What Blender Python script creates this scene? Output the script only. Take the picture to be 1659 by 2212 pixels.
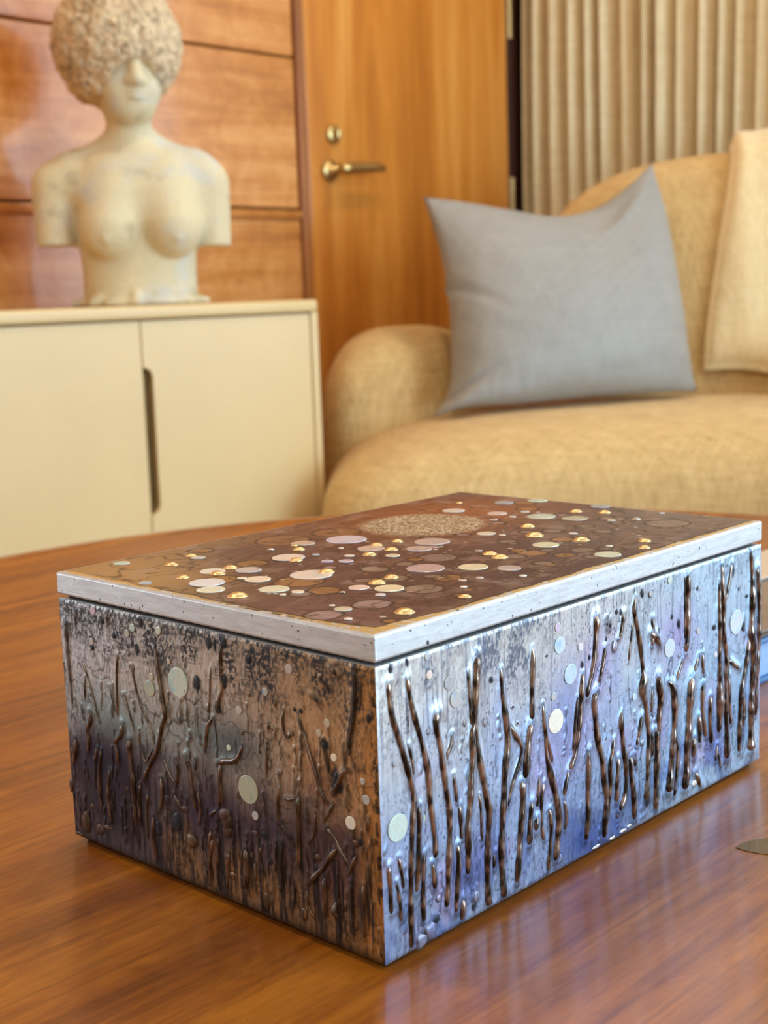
import bpy, bmesh, math, random
import numpy as np
from mathutils import Vector, Matrix

random.seed(7)
scene = bpy.context.scene
for o in list(bpy.data.objects):
    bpy.data.objects.remove(o)
COL = scene.collection
TZ = 0.42                      # height of the coffee table top above the floor

# ------------------------------------------------------------------ camera
cd = bpy.data.cameras.new('camera')
cam = bpy.data.objects.new('camera', cd)
COL.objects.link(cam)
RM = ((0.68239764, -0.73022633, -0.03321095),
      (-0.13818081, -0.08424939, -0.98681716),
      (0.71780187, 0.67799082, -0.15839485))
_m = Matrix(((RM[0][0], -RM[1][0], -RM[2][0], -0.341649),
             (RM[0][1], -RM[1][1], -RM[2][1], -0.329788),
             (RM[0][2], -RM[1][2], -RM[2][2], 0.250995 + TZ),
             (0, 0, 0, 1)))
cam.matrix_world = _m
cd.sensor_fit = 'AUTO'
cd.sensor_width = 36.0
cd.lens = 2932.447 / 2212.0 * 36.0
cd.clip_start = 0.02
cd.dof.use_dof = True
cd.dof.focus_distance = 0.585
cd.dof.aperture_fstop = 15.0
scene.camera = cam

# ------------------------------------------------------------------ world, light, exposure
world = bpy.data.worlds.new('daylight_sky')
scene.world = world
world.use_nodes = True
bg = world.node_tree.nodes['Background']
bg.inputs[0].default_value = (0.62, 0.80, 1.0, 1)
bg.inputs[1].default_value = 1.6

def area(name, loc, rot, sx, sy, power, col, shape='RECTANGLE'):
    l = bpy.data.lights.new(name, 'AREA')
    l.shape = shape
    l.size = sx
    if shape == 'RECTANGLE':
        l.size_y = sy
    l.energy = power
    l.color = col
    o = bpy.data.objects.new(name, l)
    o.location = loc
    o.rotation_euler = rot
    COL.objects.link(o)
    return o
# daylight through the long window in the curtain wall (+X side) and the garden window (-Y side)
area('daylight_curtain_wall', (3.17, -1.75, 1.30), (0, math.pi / 2, 0), 2.1, 3.9, 95, (0.70, 0.86, 1.0))
area('daylight_garden_wall', (1.55, -4.66, 1.20), (math.pi / 2, 0, 0), 2.5, 2.2, 235, (0.52, 0.78, 1.0))

area('added_left_fill', (-1.25, 2.30, 1.10), (-math.pi / 2, 0, 0), 0.86, 1.9, 20, (0.86, 0.93, 1.0))  # added light that brightens the left face of the box

scene.view_settings.view_transform = 'Standard'
scene.view_settings.look = 'None'
scene.view_settings.exposure = 0.0
scene.view_settings.gamma = 1.0
scene.view_settings.use_curve_mapping = False
scene.cycles.use_denoising = True
scene.cycles.max_bounces = 6
scene.cycles.diffuse_bounces = 4
scene.cycles.glossy_bounces = 3
scene.cycles.use_adaptive_sampling = True
scene.cycles.adaptive_threshold = 0.06
scene.cycles.adaptive_min_samples = 16
scene.cycles.transparent_max_bounces = 8
scene.cycles.caustics_reflective = False
scene.cycles.caustics_refractive = False
scene.cycles.sample_clamp_indirect = 8.0

# ------------------------------------------------------------------ helpers
def S(r, g, b):
    f = lambda c: (c / 255 / 12.92) if c / 255 <= 0.04045 else ((c / 255 + 0.055) / 1.055) ** 2.4
    return (f(r), f(g), f(b))

class NT:
    """tiny node-graph helper"""
    def __init__(self, name):
        self.mat = bpy.data.materials.new(name)
        self.mat.use_nodes = True
        self.t = self.mat.node_tree
        self.b = self.t.nodes['Principled BSDF']
        self.out = self.t.nodes['Material Output']
    def n(self, typ, **kw):
        nd = self.t.nodes.new(typ)
        for k, v in kw.items():
            if k.startswith('i_'):
                nd.inputs[k[2:].replace('_', ' ')].default_value = v
            else:
                setattr(nd, k, v)
        return nd
    def l(self, a, b):
        self.t.links.new(a, b)
    def coords(self, scale=(1, 1, 1), rot=(0, 0, 0), rnd=False):
        tc = self.n('ShaderNodeTexCoord')
        v = tc.outputs['Object']
        if rnd:
            oi = self.n('ShaderNodeObjectInfo')
            m = self.n('ShaderNodeMath', operation='MULTIPLY')
            m.inputs[1].default_value = 13.7
            self.l(oi.outputs['Random'], m.inputs[0])
            ad = self.n('ShaderNodeVectorMath', operation='ADD')
            self.l(v, ad.inputs[0]); self.l(m.outputs[0], ad.inputs[1])
            v = ad.outputs[0]
        mp = self.n('ShaderNodeMapping')
        mp.inputs['Scale'].default_value = scale
        mp.inputs['Rotation'].default_value = rot
        self.l(v, mp.inputs['Vector'])
        return mp.outputs[0]
    def noise(self, vec, scale, detail=4, rough=0.55, dist=0.0):
        nd = self.n('ShaderNodeTexNoise')
        nd.inputs['Scale'].default_value = scale
        nd.inputs['Detail'].default_value = detail
        nd.inputs['Roughness'].default_value = rough
        nd.inputs['Distortion'].default_value = dist
        self.l(vec, nd.inputs['Vector'])
        return nd.outputs['Fac']
    def ramp(self, fac, stops):
        r = self.n('ShaderNodeValToRGB')
        e = r.color_ramp.elements
        while len(e) < len(stops):
            e.new(0.5)
        for x, (p, c) in zip(e, stops):
            x.position = p
            x.color = tuple(c) + (1,) if len(c) == 3 else c
        self.l(fac, r.inputs[0])
        return r.outputs[0]
    def mix(self, fac, a, b, mode='MIX'):
        m = self.n('ShaderNodeMix', data_type='RGBA', blend_type=mode)
        for s, v in ((0, fac), (6, a), (7, b)):
            if hasattr(v, 'is_linked'):
                self.l(v, m.inputs[s])
            elif s == 0:
                m.inputs[0].default_value = v
            else:
                m.inputs[s].default_value = tuple(v) + (1,)
        return m.outputs[2]
    def bump(self, h, strength=0.2, dist=0.001):
        b = self.n('ShaderNodeBump')
        b.inputs['Strength'].default_value = strength
        b.inputs['Distance'].default_value = dist
        self.l(h, b.inputs['Height'])
        self.l(b.outputs[0], self.b.inputs['Normal'])
    def set(self, **kw):
        for k, v in kw.items():
            s = self.b.inputs[k.replace('_', ' ')]
            if hasattr(v, 'is_linked'):
                self.l(v, s)
            elif isinstance(v, tuple) and len(v) == 3:
                s.default_value = v + (1,)
            else:
                s.default_value = v
        return self.mat

def mesh_obj(name, verts, faces, mat=None, parent=None, smooth=True, loc=None):
    me = bpy.data.meshes.new(name)
    me.from_pydata([tuple(v) for v in verts], [], [tuple(f) for f in faces])
    me.update()
    if smooth:
        me.polygons.foreach_set('use_smooth', [True] * len(me.polygons))
    o = bpy.data.objects.new(name, me)
    if mat:
        me.materials.append(mat)
    if parent:
        o.parent = parent
    if loc:
        o.location = loc
    COL.objects.link(o)
    return o

def bm_obj(name, bm, mat=None, parent=None, smooth=False, loc=None):
    me = bpy.data.meshes.new(name)
    bm.normal_update()
    bm.to_mesh(me)
    bm.free()
    if smooth:
        me.polygons.foreach_set('use_smooth', [True] * len(me.polygons))
    o = bpy.data.objects.new(name, me)
    if mat:
        me.materials.append(mat)
    if parent:
        o.parent = parent
    if loc:
        o.location = loc
    COL.objects.link(o)
    return o

def add_box(bm, lo, hi, bevel=0.0, seg=2):
    r = bmesh.ops.create_cube(bm, size=1.0)
    vs = r['verts']
    for v in vs:
        v.co = Vector([lo[i] + (v.co[i] + 0.5) * (hi[i] - lo[i]) for i in range(3)])
    if bevel > 0:
        es = list({e for v in vs for e in v.link_edges})
        bmesh.ops.bevel(bm, geom=es, offset=bevel, segments=seg, profile=0.5, affect='EDGES')

def box_obj(name, lo, hi, mat, parent=None, bevel=0.0, seg=2, smooth=False):
    bm = bmesh.new()
    add_box(bm, lo, hi, bevel, seg)
    return bm_obj(name, bm, mat, parent, smooth)

def tag(o, label=None, cat=None, group=None, kind=None):
    if label: o['label'] = label
    if cat: o['category'] = cat
    if group: o['group'] = group
    if kind: o['kind'] = kind
    return o

def empty(name, loc=(0, 0, 0)):
    o = bpy.data.objects.new(name, None)
    o.empty_display_size = 0.05
    o.location = loc
    COL.objects.link(o)
    return o

def lathe(name, prof, mat, parent=None, seg=32, axis='Z', loc=None, smooth=True):
    vs, fs = [], []
    n = len(prof)
    for j in range(seg):
        a = 2 * math.pi * j / seg
        for r, z in prof:
            p = (r * math.cos(a), r * math.sin(a), z)
            if axis == 'Y':
                p = (p[0], -p[2], p[1])
            elif axis == 'X':
                p = (-p[2], p[1], p[0])
            vs.append(p)
    for j in range(seg):
        k = (j + 1) % seg
        for i in range(n - 1):
            fs.append((j * n + i, k * n + i, k * n + i + 1, j * n + i + 1))
    bm = bmesh.new()
    bv = [bm.verts.new(v) for v in vs]
    for f in fs:
        try:
            bm.faces.new([bv[i] for i in f])
        except ValueError:
            pass
    bmesh.ops.remove_doubles(bm, verts=bm.verts, dist=1e-6)
    bmesh.ops.recalc_face_normals(bm, faces=bm.faces)
    return bm_obj(name, bm, mat, parent, smooth, loc)

# value noise on arrays -------------------------------------------------
def vnoise(x, y, seed=0):
    rs = np.random.RandomState(seed)
    tab = rs.rand(256, 256)
    xi = np.floor(x).astype(int); yi = np.floor(y).astype(int)
    fx = x - xi; fy = y - yi
    fx = fx * fx * (3 - 2 * fx); fy = fy * fy * (3 - 2 * fy)
    a = tab[xi & 255, yi & 255]; b = tab[(xi + 1) & 255, yi & 255]
    c = tab[xi & 255, (yi + 1) & 255]; d = tab[(xi + 1) & 255, (yi + 1) & 255]
    return (a * (1 - fx) + b * fx) * (1 - fy) + (c * (1 - fx) + d * fx) * fy

def fbm(x, y, seed=0, oct=4):
    s = np.zeros_like(x, dtype=float); a = 0.5; t = 0
    for i in range(oct):
        s += a * vnoise(x * 2 ** i + 17 * i, y * 2 ** i + 31 * i, seed + i); t += a; a *= 0.5
    return s / t

# surface nets: signed distance field -> smooth closed mesh ---------------
def surface_nets(fn, lo, hi, h):
    lo = np.array(lo, float); hi = np.array(hi, float)
    n = np.ceil((hi - lo) / h).astype(int) + 1
    ax = [lo[i] + h * np.arange(n[i]) for i in range(3)]
    X, Y, Z = np.meshgrid(*ax, indexing='ij')
    F = fn(X, Y, Z)
    F[0, :, :] = F[-1, :, :] = np.maximum(F[0].max(), h)
    F[:, 0, :] = F[:, -1, :] = h
    F[:, :, 0] = F[:, :, -1] = h
    c = np.zeros((n[0] - 1, n[1] - 1, n[2] - 1)); sx = np.zeros_like(c); sy = np.zeros_like(c); sz = np.zeros_like(c)
    cs = (slice(0, -1), slice(1, None))
    for a in (0, 1):
        for b in (0, 1):
            for axis in range(3):
                idx0 = [None] * 3; idx1 = [None] * 3
                oth = [i for i in range(3) if i != axis]
                idx0[axis] = cs[0]; idx1[axis] = cs[1]
                idx0[oth[0]] = idx1[oth[0]] = cs[a]
                idx0[oth[1]] = idx1[oth[1]] = cs[b]
                f0 = F[tuple(idx0)]; f1 = F[tuple(idx1)]
                m = (f0 < 0) != (f1 < 0)
                t = np.where(m, f0 / np.where(m, f0 - f1, 1), 0)
                c += m
                d = [None] * 3
                d[axis] = t; d[oth[0]] = float(a); d[oth[1]] = float(b)
                sx += m * d[0]; sy += m * d[1]; sz += m * d[2]
    act = c > 0
    ids = -np.ones(c.shape, int)
    ii = np.argwhere(act)
    ids[act] = np.arange(len(ii))
    cc = c[act]
    V = np.stack([ii[:, 0] + sx[act] / cc, ii[:, 1] + sy[act] / cc, ii[:, 2] + sz[act] / cc], 1) * h + lo
    quads = []
    for axis in range(3):
        oth = [(axis + 1) % 3, (axis + 2) % 3]
        i0 = [slice(1, -1)] * 3; i1 = [slice(1, -1)] * 3
        i0[axis] = slice(0, -1); i1[axis] = slice(1, None)
        f0 = F[tuple(i0)]; f1 = F[tuple(i1)]
        for sgn in (0, 1):
            m = (f0 < 0) & (f1 >= 0) if sgn == 0 else (f0 >= 0) & (f1 < 0)
            p = np.argwhere(m)
            if not len(p):
                continue
            base = p.copy()
            base[:, oth[0]] += 1; base[:, oth[1]] += 1
            def cell(da, db):
                q = base.copy(); q[:, oth[0]] -= da; q[:, oth[1]] -= db
                return ids[q[:, 0], q[:, 1], q[:, 2]]
            q = np.stack([cell(1, 1), cell(0, 1), cell(0, 0), cell(1, 0)], 1)
            quads.append(q if sgn == 0 else q[:, ::-1])
    return V, np.concatenate(quads)

def np_mesh(name, V, Q, mat, parent=None, smooth=True):
    me = bpy.data.meshes.new(name)
    me.vertices.add(len(V)); me.vertices.foreach_set('co', np.asarray(V, np.float32).ravel())
    me.loops.add(Q.size); me.loops.foreach_set('vertex_index', np.asarray(Q, np.int32).ravel())
    me.polygons.add(len(Q)); me.polygons.foreach_set('loop_start', np.arange(0, Q.size, Q.shape[1], dtype=np.int32))
    me.update(calc_edges=True)
    if smooth:
        me.polygons.foreach_set('use_smooth', np.ones(len(Q), bool))
    me.validate()
    o = bpy.data.objects.new(name, me)
    me.materials.append(mat)
    if parent:
        o.parent = parent
    COL.objects.link(o)
    return o

def smin(a, b, k):
    h = np.clip(0.5 + 0.5 * (b - a) / k, 0, 1)
    return b * (1 - h) + a * h - k * h * (1 - h)
def smax(a, b, k):
    return -smin(-a, -b, k)
def ell(X, Y, Z, c, r):
    x = (X - c[0]) / r[0]; y = (Y - c[1]) / r[1]; z = (Z - c[2]) / r[2]
    k0 = np.sqrt(x * x + y * y + z * z)
    k1 = np.sqrt((x / r[0]) ** 2 + (y / r[1]) ** 2 + (z / r[2]) ** 2) + 1e-9
    return k0 * (k0 - 1) / k1
def cap(X, Y, Z, a, b, ra, rb):
    a = np.array(a); b = np.array(b); d = b - a
    t = np.clip(((X - a[0]) * d[0] + (Y - a[1]) * d[1] + (Z - a[2]) * d[2]) / (d @ d), 0, 1)
    return np.sqrt((X - a[0] - t * d[0]) ** 2 + (Y - a[1] - t * d[1]) ** 2 + (Z - a[2] - t * d[2]) ** 2) - (ra + (rb - ra) * t)
def worley(X, Y, Z, scale, seed=3):
    rs = np.random.RandomState(seed)
    J = rs.rand(32, 32, 32, 3)
    x, y, z = X * scale, Y * scale, Z * scale
    xi, yi, zi = (np.floor(q).astype(int) for q in (x, y, z))
    best = np.full(X.shape, 9.0)
    for dx in (-1, 0, 1):
        for dy in (-1, 0, 1):
            for dz in (-1, 0, 1):
                cx, cy, cz = xi + dx, yi + dy, zi + dz
                j = J[cx & 31, cy & 31, cz & 31]
                best = np.minimum(best, (cx + j[..., 0] - x) ** 2 + (cy + j[..., 1] - y) ** 2 + (cz + j[..., 2] - z) ** 2)
    return np.sqrt(best)

# ------------------------------------------------------------------ materials
def wood(name, cols, axis=0, scale=1.0, rough=0.3, coat=0.4, coat_rough=0.12, figure=0.0, rot=(0, 0, 0), rnd=True, streak=14, along=0.07, fine=0.25):
    m = NT(name)
    st = [1.0, 1.0, 1.0]; st[axis] = along
    v = m.coords(tuple(s * scale for s in st), rot, rnd)
    a = m.noise(v, 5.0, 5, 0.6, 0.6)
    b = m.noise(v, streak, 6, 0.62, 0.9)
    c = m.noise(v, 120.0, 3, 0.6)
    f1 = m.n('ShaderNodeMath', operation='MULTIPLY_ADD'); f1.inputs[1].default_value = 0.55
    m.l(a, f1.inputs[0])
    g = m.n('ShaderNodeMath', operation='MULTIPLY'); g.inputs[1].default_value = 0.45
    m.l(b, g.inputs[0]); m.l(g.outputs[0], f1.inputs[2])
    fac = f1.outputs[0]
    if figure:
        v2 = m.coords((1.0 * scale, 2.6 * scale, 1.0), rot, rnd)
        d = m.noise(v2, 9.0, 5, 0.65, 1.8)
        mm = m.n('ShaderNodeMath', operation='MULTIPLY_ADD'); mm.inputs[1].default_value = figure; 
        m.l(d, mm.inputs[0])
        s2 = m.n('ShaderNodeMath', operation='SUBTRACT'); s2.inputs[1].default_value = figure * 0.5
        m.l(fac, s2.inputs[0]); m.l(s2.outputs[0], mm.inputs[2])
        fac = mm.outputs[0]
    col = m.ramp(fac, [(0.34, cols[0]), (0.49, cols[1]), (0.62, cols[2])])
    dk = m.ramp(c, [(0.30, (0.50, 0.47, 0.44)), (0.52, (1, 1, 1))])
    col = m.mix(fine, col, dk, 'MULTIPLY')
    m.set(Base_Color=col, Roughness=rough, Coat_Weight=coat, Coat_Roughness=coat_rough)
    m.b.inputs['Specular IOR Level'].default_value = 0.4
    return m.mat

M = {}
M['table_wood'] = wood('lacquered_cherry_table', (S(98, 50, 6), S(146, 82, 12), S(178, 110, 27)), 0, 3.0, 0.42, 0.42, 0.18, 0.26, (0, 0, 0.22), False, 16, 0.035, 0.6)
M['wall_wood'] = wood('lacquered_wall_boards', (S(158, 94, 38), S(200, 130, 62), S(222, 158, 92)), 0, 1.4, 0.32, 0.6, 0.10, 0.36)
M['door_wood'] = wood('lacquered_door_veneer', (S(170, 98, 30), S(206, 130, 48), S(226, 160, 78)), 2, 1.3, 0.32, 0.5, 0.12, 0.0, streak=9)
M['frame_wood'] = wood('door_casing_wood', (S(116, 64, 22), S(152, 90, 34), S(176, 110, 48)), 2, 1.5, 0.45, 0.2, 0.25)
M['floor_wood'] = wood('oak_floor', (S(120, 80, 45), S(150, 105, 62), S(172, 126, 80)), 1, 1.5, 0.4, 0.3, 0.2)

def plain(name, col, rough=0.5, metal=0.0, coat=0.0, var=0.0, vscale=20, bump=0.0):
    m = NT(name)
    c = col
    v = m.coords()
    if var:
        f = m.noise(v, vscale, 5, 0.6)
        c = m.ramp(f, [(0.3, tuple(q * (1 - var) for q in col)), (0.7, tuple(min(1, q * (1 + var)) for q in col))])
    m.set(Base_Color=c, Roughness=rough, Metallic=metal, Coat_Weight=coat)
    if bump:
        m.bump(m.noise(v, vscale * 6, 4, 0.6), bump)
    return m.mat

M['wall_wood2'] = wood('lacquered_garden_wall_boards', (S(118, 66, 26), S(158, 96, 42), S(185, 122, 62)), 0, 1.4, 0.35, 0.4, 0.15, 0.25)
M['plaster'] = plain('warm_white_plaster', S(226, 216, 200), 0.85, var=0.03, vscale=4, bump=0.05)
M['ceiling'] = plain('ceiling_paint', S(235, 230, 222), 0.9, var=0.02, vscale=4, bump=0.04)
M['dark'] = plain('dark_recess', S(24, 16, 10), 0.8, var=0.1)
M['gap_wood'] = plain('shadow_gap_wood', S(62, 30, 10), 0.6, var=0.2)
M['cream'] = plain('cream_satin_lacquer', S(216, 188, 136), 0.33, coat=0.0, var=0.03, vscale=5)
M['bronze'] = plain('aged_bronze_pull', S(110, 84, 46), 0.38, 0.85, var=0.15, vscale=30)
M['brass'] = plain('satin_brass', S(205, 178, 120), 0.30, 0.95, var=0.06, vscale=60)
M['steel'] = plain('window_frame_metal', S(70, 66, 62), 0.45, 0.6, var=0.05)
M['black'] = plain('black_felt_base', S(40, 40, 42), 0.75, var=0.35, vscale=400, bump=0.4)

def fabric(name, cols, scale, rough=0.9, slub=0.0, sheen=0.25, wv=0.5):
    m = NT(name)
    k_ = 0.05
    va = m.coords((scale, scale * k_, scale * k_)); vb = m.coords((scale * k_, scale * k_, scale))
    vc = m.coords((scale * k_, scale, scale * k_))
    a = m.noise(va, 1.0, 3, 0.7); b = m.noise(vb, 1.0, 3, 0.7); c = m.noise(vc, 1.0, 3, 0.7)
    s = m.n('ShaderNodeMath', operation='ADD'); m.l(a, s.inputs[0]); m.l(b, s.inputs[1])
    s2 = m.n('ShaderNodeMath', operation='ADD'); m.l(s.outputs[0], s2.inputs[0]); m.l(c, s2.inputs[1])
    d = m.n('ShaderNodeMath', operation='MULTIPLY'); d.inputs[1].default_value = 1 / 3
    m.l(s2.outputs[0], d.inputs[0])
    col = m.ramp(d.outputs[0], [(0.36, cols[0]), (0.5, cols[1]), (0.64, cols[2])])
    m.set(Base_Color=col, Roughness=rough, Sheen_Weight=sheen, Sheen_Roughness=0.5)
    m.bump(d.outputs[0], wv, 0.002)
    return m.mat
M['sofa'] = fabric('tan_woven_upholstery', (S(168, 134, 82), S(204, 170, 112), S(226, 196, 140)), 300, sheen=0.08, wv=0.6)
M['cushion'] = fabric('grey_silk_slub', (S(138, 136, 130), S(148, 146, 140), S(156, 154, 148)), 160, 0.55, sheen=0.2, wv=0.15)
M['throw'] = fabric('cream_knit_throw', (S(208, 184, 132), S(228, 206, 156), S(238, 220, 176)), 300, sheen=0.4, wv=0.5)
M['curtain'] = fabric('oatmeal_linen_curtain', (S(204, 186, 146), S(222, 206, 166), S(234, 220, 186)), 160, sheen=0.15, wv=0.3)
# ------------------------------------------------------------------ room shell
X0, X1, Y0, Y1, ZC = -3.2, 3.00, -4.5, 2.12, 2.55
tag(box_obj('floor', (X0 - .2, Y0 - .2, -0.1), (X1 + .2, Y1 + .2, 0.0), M['floor_wood']), 'brown oak floor under the furniture', 'floor', kind='structure')
tag(box_obj('ceiling', (X0 - .2, Y0 - .2, ZC), (X1 + .2, Y1 + .2, ZC + .1), M['ceiling']), 'plain white ceiling above the room', 'ceiling', kind='structure')
tag(box_obj('wall_left', (X0 - .1, Y0, 0), (X0, Y1, ZC), M['plaster']), 'plain warm white wall on the left of the room', 'wall', kind='structure')
# wall with boards and the door (y = Y1)
wb = empty('wall_back', (0, Y1, 0))
tag(wb, 'lacquered wall of wide horizontal wooden boards behind the bust', 'wall', kind='structure')
DX0, DX1 = 1.972, 2.835                 # door opening incl. casing
bm = bmesh.new()
TX0, TX1, TZ1 = -1.72, -0.78, 2.12
add_box(bm, (X0, 0.0, 0), (TX0, 0.1, ZC)); add_box(bm, (TX1, 0.0, 0), (DX0, 0.1, ZC)); add_box(bm, (TX0, 0.0, TZ1), (TX1, 0.1, ZC)); add_box(bm, (DX1, 0.0, 0), (X1 + .2, 0.1, ZC)); add_box(bm, (DX0, 0, 2.1), (DX1, 0.1, ZC))
bm_obj('wall_core', bm, M['gap_wood'], wb)
seams = [0.0, 0.175, 0.527, 0.879, 1.231, 1.583, 1.935, 2.287, ZC]
for i in range(len(seams) - 1):
    z0, z1 = seams[i] + 0.0025, seams[i + 1] - 0.0025
    spans = [(X0, TX0), (TX1, DX0 - .004)] if z0 < TZ1 else [(X0, DX0 - .004)]
    for xa, xb in spans:
        bm = bmesh.new()
        if abs(seams[i + 1] - 0.879) < 1e-3:            # board with the wide rounded top edge
            prof = [(-.022, z0), (-.022, z1 - .026), (-.020, z1 - .022), (-.030, z1 - .018), (-.032, z1 - .008), (-.028, z1 - .001), (-.018, z1), (0, z1), (0, z0)]
            vs0 = [bm.verts.new((xa, y, z)) for y, z in prof]; vs1 = [bm.verts.new((xb, y, z)) for y, z in prof]
            n = len(prof)
            for k in range(n):
                bm.faces.new((vs0[k], vs0[(k + 1) % n], vs1[(k + 1) % n], vs1[k]))
            bm.faces.new(vs0); bm.faces.new(list(reversed(vs1)))
            bmesh.ops.recalc_face_normals(bm, faces=bm.faces)
        else:
            add_box(bm, (xa, -.022, z0), (xb, 0, min(z1, ZC)), 0.0035, 2)
        bm_obj('board', bm, M['wall_wood'], wb)
tr = empty('trim_1', (DX0, Y1, 0))
tag(tr, 'dark wooden casing around the door', 'door casing', kind='structure')
bm = bmesh.new()
add_box(bm, (0.0, -.030, 0), (.016, .08, 2.10), .003); add_box(bm, (.018, -.022, 0), (.036, .08, 2.10), .006); 
bm_obj('jamb', bm, M['frame_wood'], tr)
bm = bmesh.new(); add_box(bm, (.846, -.004, 0), (.863, .08, 2.10), .003)
bm_obj('jamb', bm, M['gap_wood'], tr)
bm = bmesh.new(); add_box(bm, (.036, -.022, 2.06), (.863, .08, 2.10), .003)
bm_obj('lintel', bm, M['frame_wood'], tr)

dr = empty('door_1', (2.012, Y1 - .016, 0))
tag(dr, 'honey-coloured flush wooden door with a brass lever', 'door', kind='structure')
box_obj('door_leaf', (0, 0, .008), (.785, .042, 2.055), M['door_wood'], dr, .002)
# lever, rose, thumb turn
lv = lathe('rose', [(0, 0), (.026, 0), (.026, .006), (.022, .009), (.011, .010), (.011, .038), (0, .038)], M['brass'], dr, 28, 'Y', (.068, 0, .975))
bm = bmesh.new()
prev = None
pts = [(.060, -.045, .975, .012, .012), (.068, -.050, .976, .014, .014), (.085, -.052, .978, .011, .014), (.11, -.052, .980, .008, .014), (.145, -.052, .982, .008, .013), (.18, -.052, .983, .008, .012), (.212, -.050, .983, .007, .010), (.216, -.050, .983, .003, .005)]
for x, y, z, ry, rz in pts:
    ring = [bm.verts.new((x, y + ry * math.cos(a), z + rz * math.sin(a))) for a in [2 * math.pi * k / 14 for k in range(14)]]
    if prev:
        for k in range(14):
            bm.faces.new((prev[k], prev[(k + 1) % 14], ring[(k + 1) % 14], ring[k]))
    else:
        bm.faces.new(ring)
    prev = ring
bm.faces.new(list(reversed(prev)))
bmesh.ops.recalc_face_normals(bm, faces=bm.faces)
bm_obj('lever', bm, M['brass'], dr, True)
esc = lathe('escutcheon', [(0, 0), (.0235, 0), (.0235, .004), (.019, .009), (.010, .010), (0, .010)], M['brass'], dr, 28, 'Y', (.084, 0, 1.062))
box_obj('thumb_turn', (.079, -.026, 1.050), (.089, -.008, 1.074), M['brass'], dr, .003)
for z in (.93, 1.42, 1.85):
    bm = bmesh.new()
    for k in range(5):
        r = bmesh.ops.create_cone(bm, cap_ends=True, segments=14, radius1=.0065, radius2=.0065, depth=.021)
        for v in r['verts']:
            v.co += Vector((.796, -.004, z + .0225 * (k - 2)))
    bm_obj('hinge', bm, M['brass'], dr, False)

# curtain wall (x = X1) with a long window, and garden wall (y = Y0)
wr = empty('wall_right', (X1, 0, 0))
tag(wr, 'plain window wall behind the curtain', 'wall', kind='structure')
WY0, WY1, WZ0, WZ1 = -3.75, 0.35, 0.12, 2.35
bm = bmesh.new()
add_box(bm, (0, WY1, 0), (.15, Y1 + .2, ZC)); add_box(bm, (0, Y0, 0), (.15, WY0, ZC))
add_box(bm, (0, WY0, 0), (.15, WY1, WZ0)); add_box(bm, (0, WY0, WZ1), (.15, WY1, ZC))
bm_obj('wall_panel', bm, M['plaster'], wr)
wf = empty('wall_front', (0, Y0, 0))
tag(wf, 'plain garden wall behind the camera', 'wall', kind='structure')
GX0, GX1, GZ0, GZ1 = 0.25, 2.85, 0.06, 2.35
bm = bmesh.new()
add_box(bm, (X0, -.12, 0), (GX0, 0, ZC)); add_box(bm, (GX1, -.12, 0), (X1 + .15, 0, ZC))
add_box(bm, (GX0, -.12, 0), (GX1, 0, GZ0)); add_box(bm, (GX0, -.12, GZ1), (GX1, 0, ZC))
bm_obj('wall_panel', bm, M['wall_wood2'], wf)

g = NT('clear_window_glass')
tr_ = g.n('ShaderNodeBsdfTransparent'); gl = g.n('ShaderNodeBsdfGlossy'); gl.inputs['Roughness'].default_value = 0.02
ms = g.n('ShaderNodeMixShader'); ms.inputs[0].default_value = 0.06
g.l(tr_.outputs[0], ms.inputs[1]); g.l(gl.outputs[0], ms.inputs[2]); g.l(ms.outputs[0], g.out.inputs[0])
M['glass'] = g.mat

def window(name, loc, along, n, z0, z1, u0, u1, label):
    w = empty(name, loc); tag(w, label, 'window', kind='structure')
    def bx(nm, a0, a1, b0, b1, c0, c1, mat):
        if along == 'y':
            return box_obj(nm, (c0, a0, b0), (c1, a1, b1), mat, w, .002)
        return box_obj(nm, (a0, c0, b0), (a1, c1, b1), mat, w, .002)
    t = .05
    bx('frame_rail', u0, u1, z0, z0 + t, -.03, .03, M['steel']); bx('frame_rail', u0, u1, z1 - t, z1, -.03, .03, M['steel'])
    for k in range(n + 1):
        u = u0 + (u1 - u0) * k / n
        a0 = max(u0, u - t / 2); a1 = min(u1, u + t / 2)
        bx('mullion', a0, a1, z0 + t, z1 - t, -.028, .028, M['steel'])
    for k in range(n):
        a0 = u0 + (u1 - u0) * k / n; a1 = u0 + (u1 - u0) * (k + 1) / n
        bx('pane', a0 + .02, a1 - .02, z0 + .04, z1 - .04, -.003, .003, M['glass'])
window('window_1', (X1 + .08, 0, 0), 'y', 4, WZ0, WZ1, WY0, WY1, 'tall glazed window beside the curtain')
window('window_2', (0, Y0 - .06, 0), 'x', 3, GZ0, GZ1, GX0, GX1, 'wide garden window behind the camera')

window('added_window', (0, Y1 + .05, 0), 'x', 1, 0.04, TZ1, TX0, TX1, 'added unseen glazed opening lighting the box, in the boarded wall, left of the sideboard')  # unseen opening, added to carry the fill for the box's left face
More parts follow.
